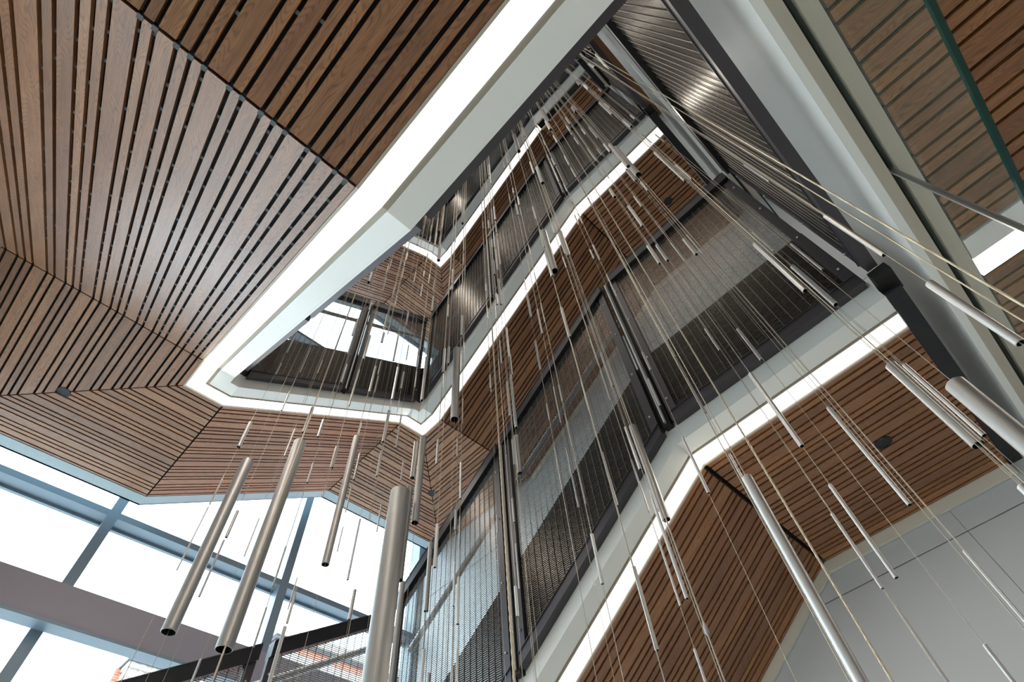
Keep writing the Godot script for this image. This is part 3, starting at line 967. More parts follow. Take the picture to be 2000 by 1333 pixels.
func build_sculpture() -> void:
	build_pulley()
	var s := Shape.new()
	rope(0.361, 1.70, 0.0085, "thick twisted cable crossing the first storey far landing light strip")
	rope(-0.228, 0.73, 0.0040, "twisted cable nearest the white edge beam, upper of the pair")
	rope(-0.230, 0.79, 0.0030, "twisted cable nearest the white edge beam, lower of the pair")
	rope(1.30, 1.325, 0.0107, "thick twisted cable before the lowest far flight guard post")
	rope(2.35, 0.755, 0.0080, "twisted cable before the middle of the window guard")
	var g := thing("cable_grip", P(0.60, 0.70, 1.30), "small steel grip clamped on a wire before the lowest far flight slats", "cable grip")
	s = Shape.new()
	s.ring(P(0.60, 0.700, 1.30), P(0.60, 0.706, 1.30), 0.002, 0.0055, 12)
	s.ring(P(0.60, 0.706, 1.30), P(0.60, 0.722, 1.30), 0.0055, 0.0055, 12)
	s.ring(P(0.60, 0.722, 1.30), P(0.60, 0.738, 1.30), 0.0055, 0.002, 12)
	put("body", s, M.steel, g)
	s = Shape.new()
	s.rod(P(0.60, -1.49, 1.30), P(0.60, 16.35, 1.30), 0.0022, 6)
	put("suspension_wire", s, M.line, g)
	tube(2.417, 0.774, 1.275, 2.510, 0.0712, "massive very long steel tube before tall window, second from window")
	tube(1.688, 1.053, 0.842, 1.778, 0.0881, "massive very long steel tube before tall window, third from window")
	tube(1.045, 1.842, 8.190, 9.212, 0.0558, "massive very long steel tube before second storey far flight white edge")
	tube(2.246, 0.507, 1.182, 2.053, 0.0547, "massive very long steel tube before tall window, first from window")
	tube(0.995, 1.783, 4.057, 4.917, 0.0546, "massive very long steel tube before first storey far flight light strip")
	tube(0.427, 1.667, 7.250, 8.024, 0.0553, "massive very long steel tube before second storey far landing light strip")
	tube(1.918, 1.550, 6.507, 7.348, 0.0352, "stout very long steel tube before third storey corner landing slats")
	tube(2.287, 1.492, 1.821, 2.481, 0.0444, "stout very long steel tube before tall window, second from window")
	tube(2.776, 1.842, 1.436, 2.213, 0.0353, "stout very long steel tube before lowest far flight mesh guard")
	tube(0.027, 1.317, 3.175, 3.798, 0.0355, "stout very long steel tube before first storey far landing light strip")
	tube(0.822, 1.783, 1.443, 2.020, 0.0352, "stout long steel tube before lowest far flight white edge")
	tube(1.678, 1.142, 1.640, 2.200, 0.0344, "stout long steel tube before first storey corner landing slats, second from window")
	tube(1.206, 0.967, 1.792, 2.335, 0.0350, "stout long steel tube before first storey far flight light strip")
	tube(2.894, 1.900, 3.249, 3.679, 0.0433, "stout long steel tube before first storey corner landing slats, first from window")
	tube(1.621, 0.749, 1.223, 1.879, 0.0281, "stout very long steel tube before tall window, first from window")
	tube(0.858, 1.842, 4.217, 4.743, 0.0345, "stout long steel tube before first storey far flight slats")
	tube(0.102, 1.900, 7.525, 7.841, 0.0554, "massive long steel tube before second storey far landing slats")
	tube(-0.193, 1.317, 0.583, 0.950, 0.0443, "stout long steel tube before white wall")
	tube(1.720, 1.900, 8.832, 9.414, 0.0274, "stout long steel tube before second storey far flight mesh guard")
	tube(-0.171, 1.725, 1.040, 1.430, 0.0357, "stout long steel tube before lowest far landing slats")
	tube(2.498, 1.842, 1.872, 2.355, 0.0283, "stout long steel tube before lowest far flight mesh guard, first from window")
	tube(0.712, 1.492, 6.925, 7.397, 0.0280, "stout long steel tube before second storey far flight white edge")
	tube(0.035, 1.200, 3.084, 3.586, 0.0219, "medium long steel tube before first storey far landing white edge")
	tube(1.522, 1.667, 5.926, 6.412, 0.0219, "medium long steel tube before second storey far flight slats, first from window")
	tube(0.089, 1.667, 5.346, 5.816, 0.0220, "medium long steel tube before first storey far landing mesh guard, second from window")
	tube(2.034, 1.550, 4.911, 5.383, 0.0216, "medium long steel tube before second storey corner landing slats, second from window")
	tube(2.752, 1.725, 8.094, 8.681, 0.0166, "medium long steel tube before second storey short window flight mesh guard, second from window")
	tube(-0.122, 1.433, 4.779, 5.317, 0.0170, "medium long steel tube before first storey far landing mesh guard, third from window")
	tube(1.596, 1.783, 2.273, 2.596, 0.0282, "stout long steel tube before lowest far flight mesh guard, second from window")
	tube(2.354, 1.550, 4.904, 5.209, 0.0283, "stout long steel tube before second storey corner landing slats")
	tube(2.257, 1.667, 3.856, 4.229, 0.0223, "medium long steel tube before first storey far flight mesh guard, first from window")
	tube(1.524, 1.725, 4.945, 5.564, 0.0129, "slim very long steel tube before first storey far flight mesh guard")
	tube(2.330, 1.725, 5.453, 5.924, 0.0168, "medium long steel tube before second storey corner landing slats, first from window")
	tube(1.907, 1.258, 5.815, 6.278, 0.0167, "medium long steel tube before second storey far flight mesh guard, second from window")
	tube(2.485, 1.562, 6.837, 7.291, 0.0170, "medium long steel tube before second storey short window flight mesh guard, first from window")
	tube(1.636, 1.842, 3.579, 4.018, 0.0173, "medium long steel tube before first storey far flight slats, first from window")
	tube(0.452, 0.967, 3.266, 3.605, 0.0222, "medium long steel tube before first storey far flight mesh guard, second from window")
	tube(-0.138, 1.667, 7.373, 7.634, 0.0282, "stout long steel tube before second storey far landing light strip")
	tube(-0.170, 1.608, 5.537, 5.800, 0.0273, "stout long steel tube before first storey far landing mesh guard")
	tube(2.486, 0.883, 4.868, 5.074, 0.0350, "stout short steel tube before second storey short window flight slats")
	tube(2.723, 1.783, 7.648, 7.951, 0.0219, "medium long steel tube before second storey far flight mesh guard, first from window")
	tube(0.200, 0.792, 0.242, 0.627, 0.0171, "medium long steel tube before white wall")
	tube(0.071, 1.608, 3.828, 4.111, 0.0226, "medium long steel tube before first storey far landing slats, first from window")
	tube(2.930, 1.218, 2.964, 3.188, 0.0275, "stout short steel tube before first storey short window flight slats")
	tube(0.195, 1.492, 2.998, 3.345, 0.0171, "medium long steel tube before first storey far landing slats, second from window")
	tube(-0.247, 1.040, 4.633, 4.887, 0.0220, "medium short steel tube before roof")
	tube(-0.094, 1.025, 2.104, 2.527, 0.0131, "slim long steel tube before first storey far landing slats")
	tube(1.017, 1.492, 6.347, 6.762, 0.0132, "slim long steel tube before second storey far flight light strip, first from window")
	tube(0.544, 1.083, 3.966, 4.280, 0.0171, "medium long steel tube before second storey far flight slats, second from window")
	tube(2.475, 0.791, 2.656, 2.901, 0.0218, "medium short steel tube before first storey short window flight slats, second from window")
	tube(0.794, 1.375, 2.381, 2.692, 0.0170, "medium long steel tube before first storey far flight slats, second from window")
	tube(0.962, 1.083, 4.688, 5.092, 0.0130, "slim long steel tube before second storey far flight white edge")
	tube(0.060, 1.550, 0.886, 1.279, 0.0130, "slim long steel tube before lowest far landing slats, first from window")
	tube(0.756, 0.850, 3.724, 4.215, 0.0101, "thinnest long steel tube before third storey far flight slats")
	tube(-0.165, 1.433, 1.502, 1.797, 0.0167, "medium long steel tube before lowest far landing mesh guard")
	tube(0.420, 1.142, 3.606, 4.086, 0.0102, "thinnest long steel tube before first storey far landing mesh guard, first from window")
	tube(2.628, 0.512, 2.461, 2.681, 0.0220, "medium short steel tube before first storey short window flight slats, first from window")
	tube(1.724, 1.842, 4.551, 4.768, 0.0221, "medium short steel tube before first storey far flight white edge")
	tube(1.018, 1.142, 1.708, 2.075, 0.0129, "slim long steel tube before first storey far flight slats, second from window")
	tube(0.769, 1.608, 6.863, 7.229, 0.0130, "slim long steel tube before second storey far flight light strip, second from window")
	tube(2.322, 1.372, 6.705, 6.920, 0.0216, "medium short steel tube before second storey short window flight mesh guard")
	tube(0.167, 1.258, 4.862, 5.133, 0.0170, "medium long steel tube before second storey far landing slats")
	tube(1.474, 1.608, 2.546, 2.889, 0.0132, "slim long steel tube before first storey far flight slats, first from window")
	tube(1.840, 1.002, 2.198, 2.455, 0.0173, "medium short steel tube before first storey short window flight slats, third from window")
	tube(1.961, 1.492, 5.910, 6.357, 0.0098, "thinnest long steel tube before second storey far flight white edge")
	tube(0.353, 1.317, 4.271, 4.535, 0.0165, "medium long steel tube before first storey far landing mesh guard, first from window")
	tube(0.261, 1.667, 2.845, 3.104, 0.0168, "medium short steel tube before lowest far landing mesh guard, first from window")
	tube(2.666, 0.990, 3.535, 3.788, 0.0169, "medium short steel tube before first storey short window flight mesh guard")
	tube(0.527, 1.492, 6.795, 7.040, 0.0168, "medium short steel tube before second storey far flight white edge")
	tube(-0.179, 1.550, 0.948, 1.258, 0.0132, "slim long steel tube before lowest far landing slats, second from window")
	tube(1.204, 0.792, 1.778, 2.090, 0.0130, "slim long steel tube before first storey far flight mesh guard, first from window")
	tube(1.156, 1.667, 1.666, 2.060, 0.0102, "thinnest long steel tube before lowest far flight mesh guard, sixth from window")
	tube(2.427, 1.322, 2.576, 2.813, 0.0168, "medium short steel tube before first storey corner landing slats")
	tube(0.927, 1.608, 1.491, 1.802, 0.0127, "slim long steel tube before lowest far flight mesh guard")
	tube(0.149, 1.200, 0.936, 1.238, 0.0128, "slim long steel tube before lowest far landing light strip")
	tube(1.879, 1.550, 5.249, 5.537, 0.0133, "slim long steel tube before second storey far flight slats")
	tube(2.012, 1.492, 4.295, 4.515, 0.0172, "medium short steel tube before first storey far flight mesh guard")
	tube(2.870, 0.558, 1.800, 2.210, 0.0091, "thinnest long steel tube before tall window, first from window")
	tube(0.190, 1.433, 4.232, 4.609, 0.0099, "thinnest long steel tube before first storey far landing mesh guard, second from window")
	tube(2.762, 1.513, 6.121, 6.406, 0.0130, "slim long steel tube before second storey corner landing slats, first from window")
	tube(0.998, 1.433, 2.721, 3.012, 0.0128, "slim long steel tube before first storey far flight slats, third from window")
	tube(2.267, 1.900, 6.090, 6.376, 0.0130, "slim long steel tube before second storey corner landing slats, third from window")
	tube(-0.090, 0.967, 1.110, 1.390, 0.0131, "slim long steel tube before lowest far landing mesh guard, second from window")
	tube(2.132, 1.328, 4.901, 5.116, 0.0167, "medium short steel tube before second storey corner landing slats")
	tube(2.772, 1.334, 4.755, 5.034, 0.0129, "slim long steel tube before first storey short window flight mesh guard, first from window")
	tube(0.827, 1.433, 0.803, 1.077, 0.0131, "slim long steel tube before lowest far flight slats")
	tube(2.844, 1.631, 4.652, 4.927, 0.0130, "slim long steel tube before first storey short window flight mesh guard, second from window")
	tube(2.841, 1.775, 4.980, 5.365, 0.0093, "thinnest long steel tube before first storey short window flight mesh guard, fourth from window")
	tube(1.168, 1.317, 4.416, 4.697, 0.0127, "slim long steel tube before first storey far flight mesh guard, second from window")
	tube(0.196, 0.733, 3.048, 3.259, 0.0169, "medium short steel tube before second storey far landing slats, first from window")
	tube(0.879, 0.967, 2.354, 2.627, 0.0128, "slim long steel tube before first storey far flight white edge")
	tube(1.320, 1.900, 2.564, 2.930, 0.0095, "thinnest long steel tube before lowest far flight mesh guard, third from window")
	tube(0.689, 1.433, 3.342, 3.700, 0.0097, "thinnest long steel tube before first storey far flight light strip")
	tube(-0.197, 1.783, 3.607, 3.959, 0.0098, "thinnest long steel tube before first storey far landing slats, second from window")
	tube(-0.217, 1.492, 5.730, 5.886, 0.0220, "medium short steel tube before second storey far landing slats, second from window")
	tube(2.220, 1.386, 4.604, 4.938, 0.0102, "thinnest long steel tube before second storey corner landing slats, first from window")
	tube(0.681, 1.842, 6.678, 6.945, 0.0127, "slim long steel tube before first storey far landing mesh guard")
	tube(2.495, 1.479, 6.206, 6.469, 0.0129, "slim long steel tube before second storey corner landing slats, second from window")
	tube(0.601, 1.258, 0.783, 1.110, 0.0103, "thinnest long steel tube before lowest far flight slats, first from window")
	tube(2.776, 1.287, 3.116, 3.375, 0.0130, "slim short steel tube before first storey short window flight slats, second from window")
	tube(0.496, 1.900, 1.228, 1.646, 0.0080, "thinnest long steel tube before lowest far landing slats, first from window")
	tube(0.457, 1.725, 2.833, 3.153, 0.0104, "thinnest long steel tube before lowest far landing mesh guard, second from window")
	tube(2.392, 1.102, 4.129, 4.383, 0.0130, "slim short steel tube before first storey short window flight mesh guard, fifth from window")
	tube(2.930, 1.414, 4.023, 4.275, 0.0131, "slim short steel tube before first storey short window flight mesh guard, fourth from window")
	tube(0.298, 1.900, 8.451, 8.650, 0.0164, "medium short steel tube before second storey far landing light strip")
	tube(1.020, 0.675, 2.666, 2.859, 0.0169, "medium short steel tube before second storey corner landing white edge")
	tube(2.664, 1.658, 4.046, 4.293, 0.0131, "slim short steel tube before first storey short window flight mesh guard, seventh from window")
	tube(0.170, 1.900, 4.080, 4.323, 0.0134, "slim short steel tube before first storey far landing slats, first from window")
	tube(0.248, 1.900, 5.019, 5.346, 0.0099, "thinnest long steel tube before first storey far landing white edge")
	tube(2.289, 0.823, 3.607, 3.856, 0.0130, "slim short steel tube before first storey short window flight mesh guard, third from window")
	tube(0.068, 1.492, 2.384, 2.575, 0.0167, "medium short steel tube before lowest far landing mesh guard, second from window")
	tube(0.858, 0.967, 3.461, 3.712, 0.0127, "slim short steel tube before second storey far flight slats, second from window")
	tube(0.842, 1.142, 2.382, 2.624, 0.0131, "slim short steel tube before first storey far flight slats")
	tube(1.149, 1.258, 3.968, 4.282, 0.0100, "thinnest long steel tube before first storey far flight mesh guard, first from window")
	tube(2.913, 0.576, 3.826, 4.082, 0.0122, "slim short steel tube before first storey short window flight mesh guard, second from window")
	tube(1.862, 0.971, 1.383, 1.691, 0.0101, "thinnest long steel tube before tall window, third from window")
	tube(1.779, 1.317, 4.629, 4.945, 0.0099, "thinnest long steel tube before second storey corner landing slats, fourth from window")
	tube(0.662, 1.142, 3.403, 3.640, 0.0131, "slim short steel tube before first storey far flight mesh guard, third from window")
	tube(0.692, 1.900, 4.715, 4.954, 0.0130, "slim short steel tube before first storey far flight light strip")
	tube(2.738, 0.682, 1.977, 2.157, 0.0170, "medium short steel tube before tall window, first from window")
	tube(2.309, 1.440, 5.546, 5.870, 0.0094, "thinnest long steel tube before second storey corner landing slats, second from window")
	tube(1.858, 1.842, 6.146, 6.447, 0.0102, "thinnest long steel tube before second storey far flight slats, second from window")
	tube(2.258, 1.237, 4.172, 4.401, 0.0131, "slim short steel tube before first storey short window flight mesh guard, sixth from window")
	tube(2.351, 0.986, 4.624, 4.923, 0.0100, "thinnest long steel tube before second storey short window flight slats, first from window")
	tube(2.559, 1.667, 5.786, 6.083, 0.0100, "thinnest long steel tube before second storey corner landing slats, third from window")
	tube(2.511, 1.364, 1.657, 1.831, 0.0170, "medium short steel tube before tall window, second from window")
	tube(2.930, 0.740, 3.723, 4.088, 0.0080, "thinnest long steel tube before first storey short window flight mesh guard, first from window")
	tube(1.822, 1.375, 4.517, 4.816, 0.0098, "thinnest long steel tube before second storey corner landing slats, fifth from window")
	tube(1.708, 0.709, 2.145, 2.447, 0.0097, "thinnest long steel tube before first storey short window flight mesh guard, second from window")
	tube(0.249, 1.550, 5.659, 5.887, 0.0127, "slim short steel tube before first storey far landing mesh guard, first from window")
	tube(1.244, 1.025, 2.566, 2.786, 0.0130, "slim short steel tube before first storey far flight mesh guard, first from window")
	tube(1.976, 1.164, 2.370, 2.655, 0.0101, "thinnest long steel tube before first storey corner landing slats")
	tube(2.399, 0.594, 1.432, 1.717, 0.0100, "thinnest long steel tube before tall window, second from window")
	tube(0.469, 1.783, 2.234, 2.554, 0.0090, "thinnest long steel tube before lowest far landing mesh guard, third from window")
	tube(-0.204, 1.842, 4.755, 5.047, 0.0098, "thinnest long steel tube before first storey far landing light strip")
	tube(1.197, 1.783, 3.496, 3.790, 0.0096, "thinnest long steel tube before first storey far flight slats, third from window")
	tube(1.115, 1.667, 1.658, 1.942, 0.0099, "thinnest long steel tube before lowest far flight mesh guard, seventh from window")
	tube(-0.214, 1.900, 2.568, 2.833, 0.0107, "slim long steel tube before lowest far landing mesh guard, first from window")
	tube(1.271, 1.725, 5.701, 6.005, 0.0092, "thinnest long steel tube before first storey far flight mesh guard, third from window")
	tube(0.634, 1.842, 3.195, 3.517, 0.0087, "thinnest long steel tube before lowest far landing mesh guard, first from window")
	tube(0.886, 1.783, 1.525, 1.837, 0.0089, "thinnest long steel tube before lowest far flight white edge")
	tube(1.818, 1.492, 1.087, 1.356, 0.0103, "thinnest long steel tube before lowest far flight mesh guard, first from window")
	tube(2.613, 1.270, 5.675, 5.963, 0.0096, "thinnest long steel tube before second storey short window flight slats, third from window")
	tube(0.274, 1.025, 3.877, 4.085, 0.0132, "slim short steel tube before second storey far landing slats")
	tube(0.170, 1.375, 0.662, 0.931, 0.0102, "thinnest long steel tube before lowest far landing slats, second from window")
	tube(1.813, 1.900, 3.485, 3.804, 0.0086, "thinnest long steel tube before first storey far flight slats, second from window")
	tube(2.643, 1.094, 4.306, 4.586, 0.0097, "thinnest long steel tube before first storey short window flight mesh guard, third from window")
	tube(1.597, 1.317, 4.782, 5.055, 0.0099, "thinnest long steel tube before second storey far flight slats, first from window")
	tube(1.013, 1.375, 4.942, 5.218, 0.0098, "thinnest long steel tube before second storey far flight slats, third from window")
	tube(0.826, 0.908, 2.573, 2.842, 0.0101, "thinnest long steel tube before first storey far flight mesh guard, second from window")
	tube(-0.283, 1.900, 4.695, 4.975, 0.0097, "thinnest long steel tube before first storey far landing slats, first from window")
	tube(1.918, 1.608, 2.858, 3.130, 0.0099, "thinnest long steel tube before first storey far flight slats, first from window")
	tube(-0.233, 1.608, 4.800, 4.959, 0.0167, "medium short steel tube before first storey far landing mesh guard")
	tube(1.359, 1.842, 2.018, 2.336, 0.0082, "thinnest long steel tube before lowest far flight mesh guard, fourth from window")
	tube(1.674, 1.783, 1.571, 1.832, 0.0100, "thinnest long steel tube before lowest far flight mesh guard, second from window")
	tube(1.276, 1.900, 2.323, 2.616, 0.0089, "thinnest long steel tube before lowest far flight mesh guard, fifth from window")
	tube(0.057, 1.900, 2.998, 3.292, 0.0088, "thinnest long steel tube before lowest far landing mesh guard, fifth from window")
	tube(1.502, 1.492, 5.448, 5.643, 0.0132, "slim short steel tube before second storey far flight slats, first from window")
	tube(0.966, 1.667, 2.176, 2.428, 0.0102, "thinnest short steel tube before lowest far flight mesh guard, sixth from window")
	tube(2.640, 1.111, 5.718, 5.985, 0.0096, "thinnest long steel tube before second storey short window flight slats, second from window")
	tube(1.471, 1.667, 3.014, 3.263, 0.0103, "thinnest short steel tube before first storey far flight slats, fifth from window")
	tube(0.259, 1.725, 0.822, 1.080, 0.0099, "thinnest short steel tube before white wall, first from window")
	tube(2.310, 1.078, 4.613, 4.867, 0.0100, "thinnest short steel tube before second storey short window flight slats, second from window")
	tube(2.239, 1.842, 5.765, 6.022, 0.0099, "thinnest short steel tube before first storey far flight mesh guard, first from window")
	tube(2.125, 1.783, 3.986, 4.301, 0.0080, "thinnest long steel tube before first storey far flight white edge, second from window")
	tube(2.827, 0.833, 1.980, 2.239, 0.0097, "thinnest short steel tube before tall window, first from window")
	tube(0.428, 1.608, 4.058, 4.249, 0.0132, "slim short steel tube before first storey far landing light strip")
	tube(0.472, 1.375, 1.111, 1.360, 0.0100, "thinnest short steel tube before lowest far flight light strip")
	tube(0.485, 1.842, 1.860, 2.127, 0.0094, "thinnest long steel tube before lowest far landing mesh guard, sixth from window")
	tube(-0.239, 1.550, 1.815, 2.064, 0.0101, "thinnest short steel tube before lowest far landing mesh guard, fourth from window")
	tube(1.506, 1.258, 1.133, 1.327, 0.0129, "slim short steel tube before lowest far flight mesh guard, second from window")
	tube(2.103, 1.725, 2.153, 2.303, 0.0166, "medium short steel tube before lowest far flight mesh guard")
	tube(1.753, 1.842, 4.320, 4.575, 0.0097, "thinnest short steel tube before first storey far flight white edge, third from window")
	tube(2.034, 1.667, 2.672, 2.866, 0.0128, "slim short steel tube before first storey corner landing slats")
	tube(0.920, 1.842, 2.359, 2.650, 0.0085, "thinnest long steel tube before lowest far flight mesh guard, ninth from window")
	tube(0.949, 1.900, 2.781, 3.090, 0.0080, "thinnest long steel tube before lowest far flight mesh guard, eighth from window")
	tube(1.235, 1.317, 2.561, 2.807, 0.0099, "thinnest short steel tube before first storey far flight slats, fourth from window")
	tube(0.627, 1.317, 1.751, 1.997, 0.0098, "thinnest short steel tube before lowest far flight mesh guard, seventh from window")
	tube(2.673, 1.530, 2.393, 2.635, 0.0099, "thinnest short steel tube before tall window, sixth from window")
	tube(2.538, 0.932, 1.688, 1.923, 0.0102, "thinnest short steel tube before tall window, third from window")
	tube(0.825, 1.200, 5.304, 5.540, 0.0101, "thinnest short steel tube before second storey far flight white edge, second from window")
	tube(1.091, 1.492, 6.574, 6.813, 0.0100, "thinnest short steel tube before second storey far flight white edge, first from window")
	tube(0.439, 1.258, 4.977, 5.159, 0.0131, "slim short steel tube before second storey far flight slats, third from window")
	tube(0.726, 1.083, 3.688, 3.868, 0.0132, "slim short steel tube before first storey far flight mesh guard, second from window")
	tube(1.859, 1.375, 1.054, 1.230, 0.0135, "slim short steel tube before lowest far flight mesh guard, first from window")
	tube(-0.208, 0.801, 0.576, 0.757, 0.0130, "slim short steel tube before lobby ceiling")
	tube(1.447, 0.759, 2.295, 2.536, 0.0098, "thinnest short steel tube before first storey short window flight mesh guard, seventh from window")
	tube(1.153, 1.725, 4.533, 4.760, 0.0103, "thinnest short steel tube before first storey far flight white edge, fourth from window")
	tube(2.413, 0.715, 2.351, 2.582, 0.0099, "thinnest short steel tube before first storey short window flight slats, second from window")
	tube(0.159, 1.842, 2.968, 3.252, 0.0080, "thinnest long steel tube before lowest far landing mesh guard, fourth from window")
	tube(2.197, 1.842, 5.088, 5.341, 0.0090, "thinnest short steel tube before first storey far flight mesh guard, second from window")
	tube(1.235, 1.842, 4.239, 4.485, 0.0092, "thinnest short steel tube before first storey far flight light strip, second from window")
	tube(2.284, 0.946, 4.799, 5.023, 0.0101, "thinnest short steel tube before second storey short window flight slats, first from window")
	tube(0.039, 1.783, 0.617, 0.844, 0.0100, "thinnest short steel tube before white wall, third from window")
	tube(0.559, 0.967, 2.497, 2.724, 0.0100, "thinnest short steel tube before first storey far flight white edge, fifth from window")
	tube(2.467, 1.608, 4.304, 4.530, 0.0100, "thinnest short steel tube before tall window, seventh from window")
	tube(2.900, 0.564, 2.243, 2.467, 0.0101, "thinnest short steel tube before first storey short window flight slats, first from window")
	tube(0.799, 1.083, 1.829, 2.055, 0.0099, "thinnest short steel tube before first storey far flight slats, sixth from window")
	tube(1.401, 1.900, 4.460, 4.689, 0.0097, "thinnest short steel tube before first storey far flight light strip, first from window")
	tube(0.188, 1.200, 2.897, 3.026, 0.0171, "medium very short steel tube before first storey far landing slats")
	tube(1.684, 1.667, 3.026, 3.234, 0.0105, "thinnest short steel tube before first storey far flight slats, third from window")
	tube(2.307, 1.900, 4.137, 4.409, 0.0080, "thinnest long steel tube before first storey far flight white edge, first from window")
	tube(0.535, 1.550, 3.807, 4.014, 0.0105, "thinnest short steel tube before first storey far flight slats, ninth from window")
	tube(0.636, 1.725, 5.215, 5.424, 0.0102, "thinnest short steel tube before first storey far landing mesh guard, first from window")
	tube(0.828, 1.667, 1.027, 1.293, 0.0080, "thinnest long steel tube before lowest far flight slats, second from window")
	tube(-0.214, 0.832, 0.903, 1.110, 0.0102, "thinnest short steel tube before white edge beam")
	tube(0.048, 0.967, 2.796, 2.959, 0.0130, "slim short steel tube before first storey far landing mesh guard, second from window")
	tube(1.801, 1.065, 3.843, 4.053, 0.0100, "thinnest short steel tube before second storey corner landing slats, third from window")
	tube(0.122, 1.433, 1.498, 1.704, 0.0102, "thinnest short steel tube before lowest far landing mesh guard, third from window")
	tube(2.694, 1.292, 3.948, 4.155, 0.0100, "thinnest short steel tube before first storey short window flight mesh guard, fifth from window")
	tube(0.688, 1.375, 3.602, 3.809, 0.0100, "thinnest short steel tube before first storey far flight white edge, sixth from window")
	tube(0.044, 1.375, 3.049, 3.207, 0.0131, "slim short steel tube before first storey far landing slats, second from window")
	tube(2.063, 1.725, 2.021, 2.229, 0.0099, "thinnest short steel tube before lowest far flight mesh guard, third from window")
	tube(0.201, 1.258, 4.278, 4.490, 0.0097, "thinnest short steel tube before first storey far landing mesh guard, fifth from window")
	tube(2.734, 1.006, 1.496, 1.701, 0.0099, "thinnest short steel tube before tall window, second from window")
	tube(1.166, 0.638, 1.621, 1.828, 0.0098, "thinnest short steel tube before first storey short window flight mesh guard, sixth from window")
	tube(1.899, 0.925, 4.473, 4.628, 0.0130, "slim short steel tube before second storey short window flight slats")
	tube(0.274, 1.842, 0.597, 0.821, 0.0090, "thinnest short steel tube before white wall, second from window")
	tube(0.290, 1.083, 3.246, 3.443, 0.0102, "thinnest short steel tube before first storey far landing mesh guard, fourth from window")
	tube(2.377, 1.151, 4.570, 4.771, 0.0100, "thinnest short steel tube before second storey corner landing slats, first from window")
	tube(1.411, 0.591, 2.109, 2.311, 0.0099, "thinnest short steel tube before first storey short window flight mesh guard, third from window")
	tube(1.896, 0.611, 2.753, 2.951, 0.0101, "thinnest short steel tube before first storey short window flight mesh guard, second from window")
	tube(1.460, 0.680, 1.988, 2.187, 0.0100, "thinnest short steel tube before first storey short window flight mesh guard, fourth from window")
	tube(0.138, 1.492, 4.412, 4.609, 0.0101, "thinnest short steel tube before first storey far landing mesh guard, seventh from window")
	tube(2.406, 0.886, 2.247, 2.398, 0.0130, "slim short steel tube before first storey short window flight slats, first from window")
	tube(2.477, 0.719, 1.052, 1.246, 0.0101, "thinnest short steel tube before lowest short window flight mesh guard, first from window")
	tube(0.578, 1.200, 1.179, 1.375, 0.0100, "thinnest short steel tube before lowest far flight mesh guard, eighth from window")
	tube(1.419, 1.550, 2.059, 2.251, 0.0102, "thinnest short steel tube before lowest far flight mesh guard, fourth from window")
	tube(2.833, 0.557, 3.427, 3.579, 0.0127, "slim short steel tube before first storey short window flight mesh guard, first from window")
	tube(2.299, 1.110, 4.624, 4.819, 0.0100, "thinnest short steel tube before second storey corner landing slats, second from window")
	tube(1.195, 0.908, 2.134, 2.280, 0.0131, "slim very short steel tube before first storey far flight mesh guard, first from window")
	tube(0.173, 1.083, 4.042, 4.230, 0.0101, "thinnest short steel tube before second storey far landing slats")
	tube(2.399, 1.487, 2.616, 2.805, 0.0100, "thinnest short steel tube before first storey corner landing slats, fourth from window")
	tube(0.498, 1.433, 4.217, 4.408, 0.0100, "thinnest short steel tube before first storey far landing mesh guard, third from window")
	tube(1.533, 1.258, 1.217, 1.411, 0.0097, "thinnest short steel tube before lowest far flight mesh guard, second from window")
	tube(0.412, 1.200, 2.447, 2.637, 0.0099, "thinnest short steel tube before first storey far flight slats, tenth from window")
	tube(0.563, 1.550, 1.751, 1.941, 0.0098, "thinnest short steel tube before lowest far landing mesh guard, first from window")
	tube(0.139, 1.083, 1.826, 1.971, 0.0128, "slim very short steel tube before lowest far landing mesh guard")
	tube(1.915, 1.900, 4.603, 4.828, 0.0083, "thinnest short steel tube before first storey far flight white edge, second from window")
	tube(0.391, 0.675, 1.519, 1.705, 0.0100, "thinnest short steel tube before first storey far flight slats, seventh from window")
	tube(0.576, 1.667, 5.209, 5.391, 0.0101, "thinnest short steel tube before first storey far landing mesh guard, second from window")
	tube(2.851, 1.376, 2.275, 2.467, 0.0096, "thinnest short steel tube before tall window, fifth from window")
	tube(1.226, 1.025, 1.405, 1.592, 0.0098, "thinnest short steel tube before first storey corner landing slats, sixth from window")
	tube(2.319, 0.576, 2.559, 2.738, 0.0101, "thinnest short steel tube before first storey short window flight white edge, first from window")
	tube(1.479, 1.550, 1.255, 1.392, 0.0129, "slim very short steel tube before lowest far flight mesh guard")
	tube(-0.122, 1.258, 0.550, 0.652, 0.0173, "medium very short steel tube before white wall")
	tube(2.565, 1.900, 4.151, 4.369, 0.0080, "thinnest short steel tube before first storey far flight white edge, first from window")
	tube(-0.293, 1.159, 1.910, 2.128, 0.0080, "thinnest short steel tube before first storey end guard")
	tube(0.743, 1.492, 3.300, 3.476, 0.0099, "thinnest short steel tube before first storey far flight slats, eighth from window")
	tube(0.598, 1.725, 4.751, 4.888, 0.0127, "slim very short steel tube before first storey far landing white edge")
	tube(0.591, 0.850, 2.788, 2.958, 0.0101, "thinnest short steel tube before first storey far flight mesh guard, fourth from window")
	tube(0.805, 1.200, 0.907, 1.078, 0.0101, "thinnest short steel tube before lowest far flight white edge")
	tube(2.042, 0.791, 3.628, 3.764, 0.0126, "slim very short steel tube before first storey short window flight mesh guard, first from window")
	tube(0.245, 1.608, 1.872, 2.046, 0.0098, "thinnest short steel tube before lowest far landing mesh guard, second from window")
	tube(1.082, 1.608, 5.194, 5.398, 0.0083, "thinnest short steel tube before first storey far flight mesh guard, fifth from window")
	tube(1.495, 0.619, 0.734, 0.899, 0.0101, "thinnest short steel tube before lowest short window flight mesh guard, second from window")
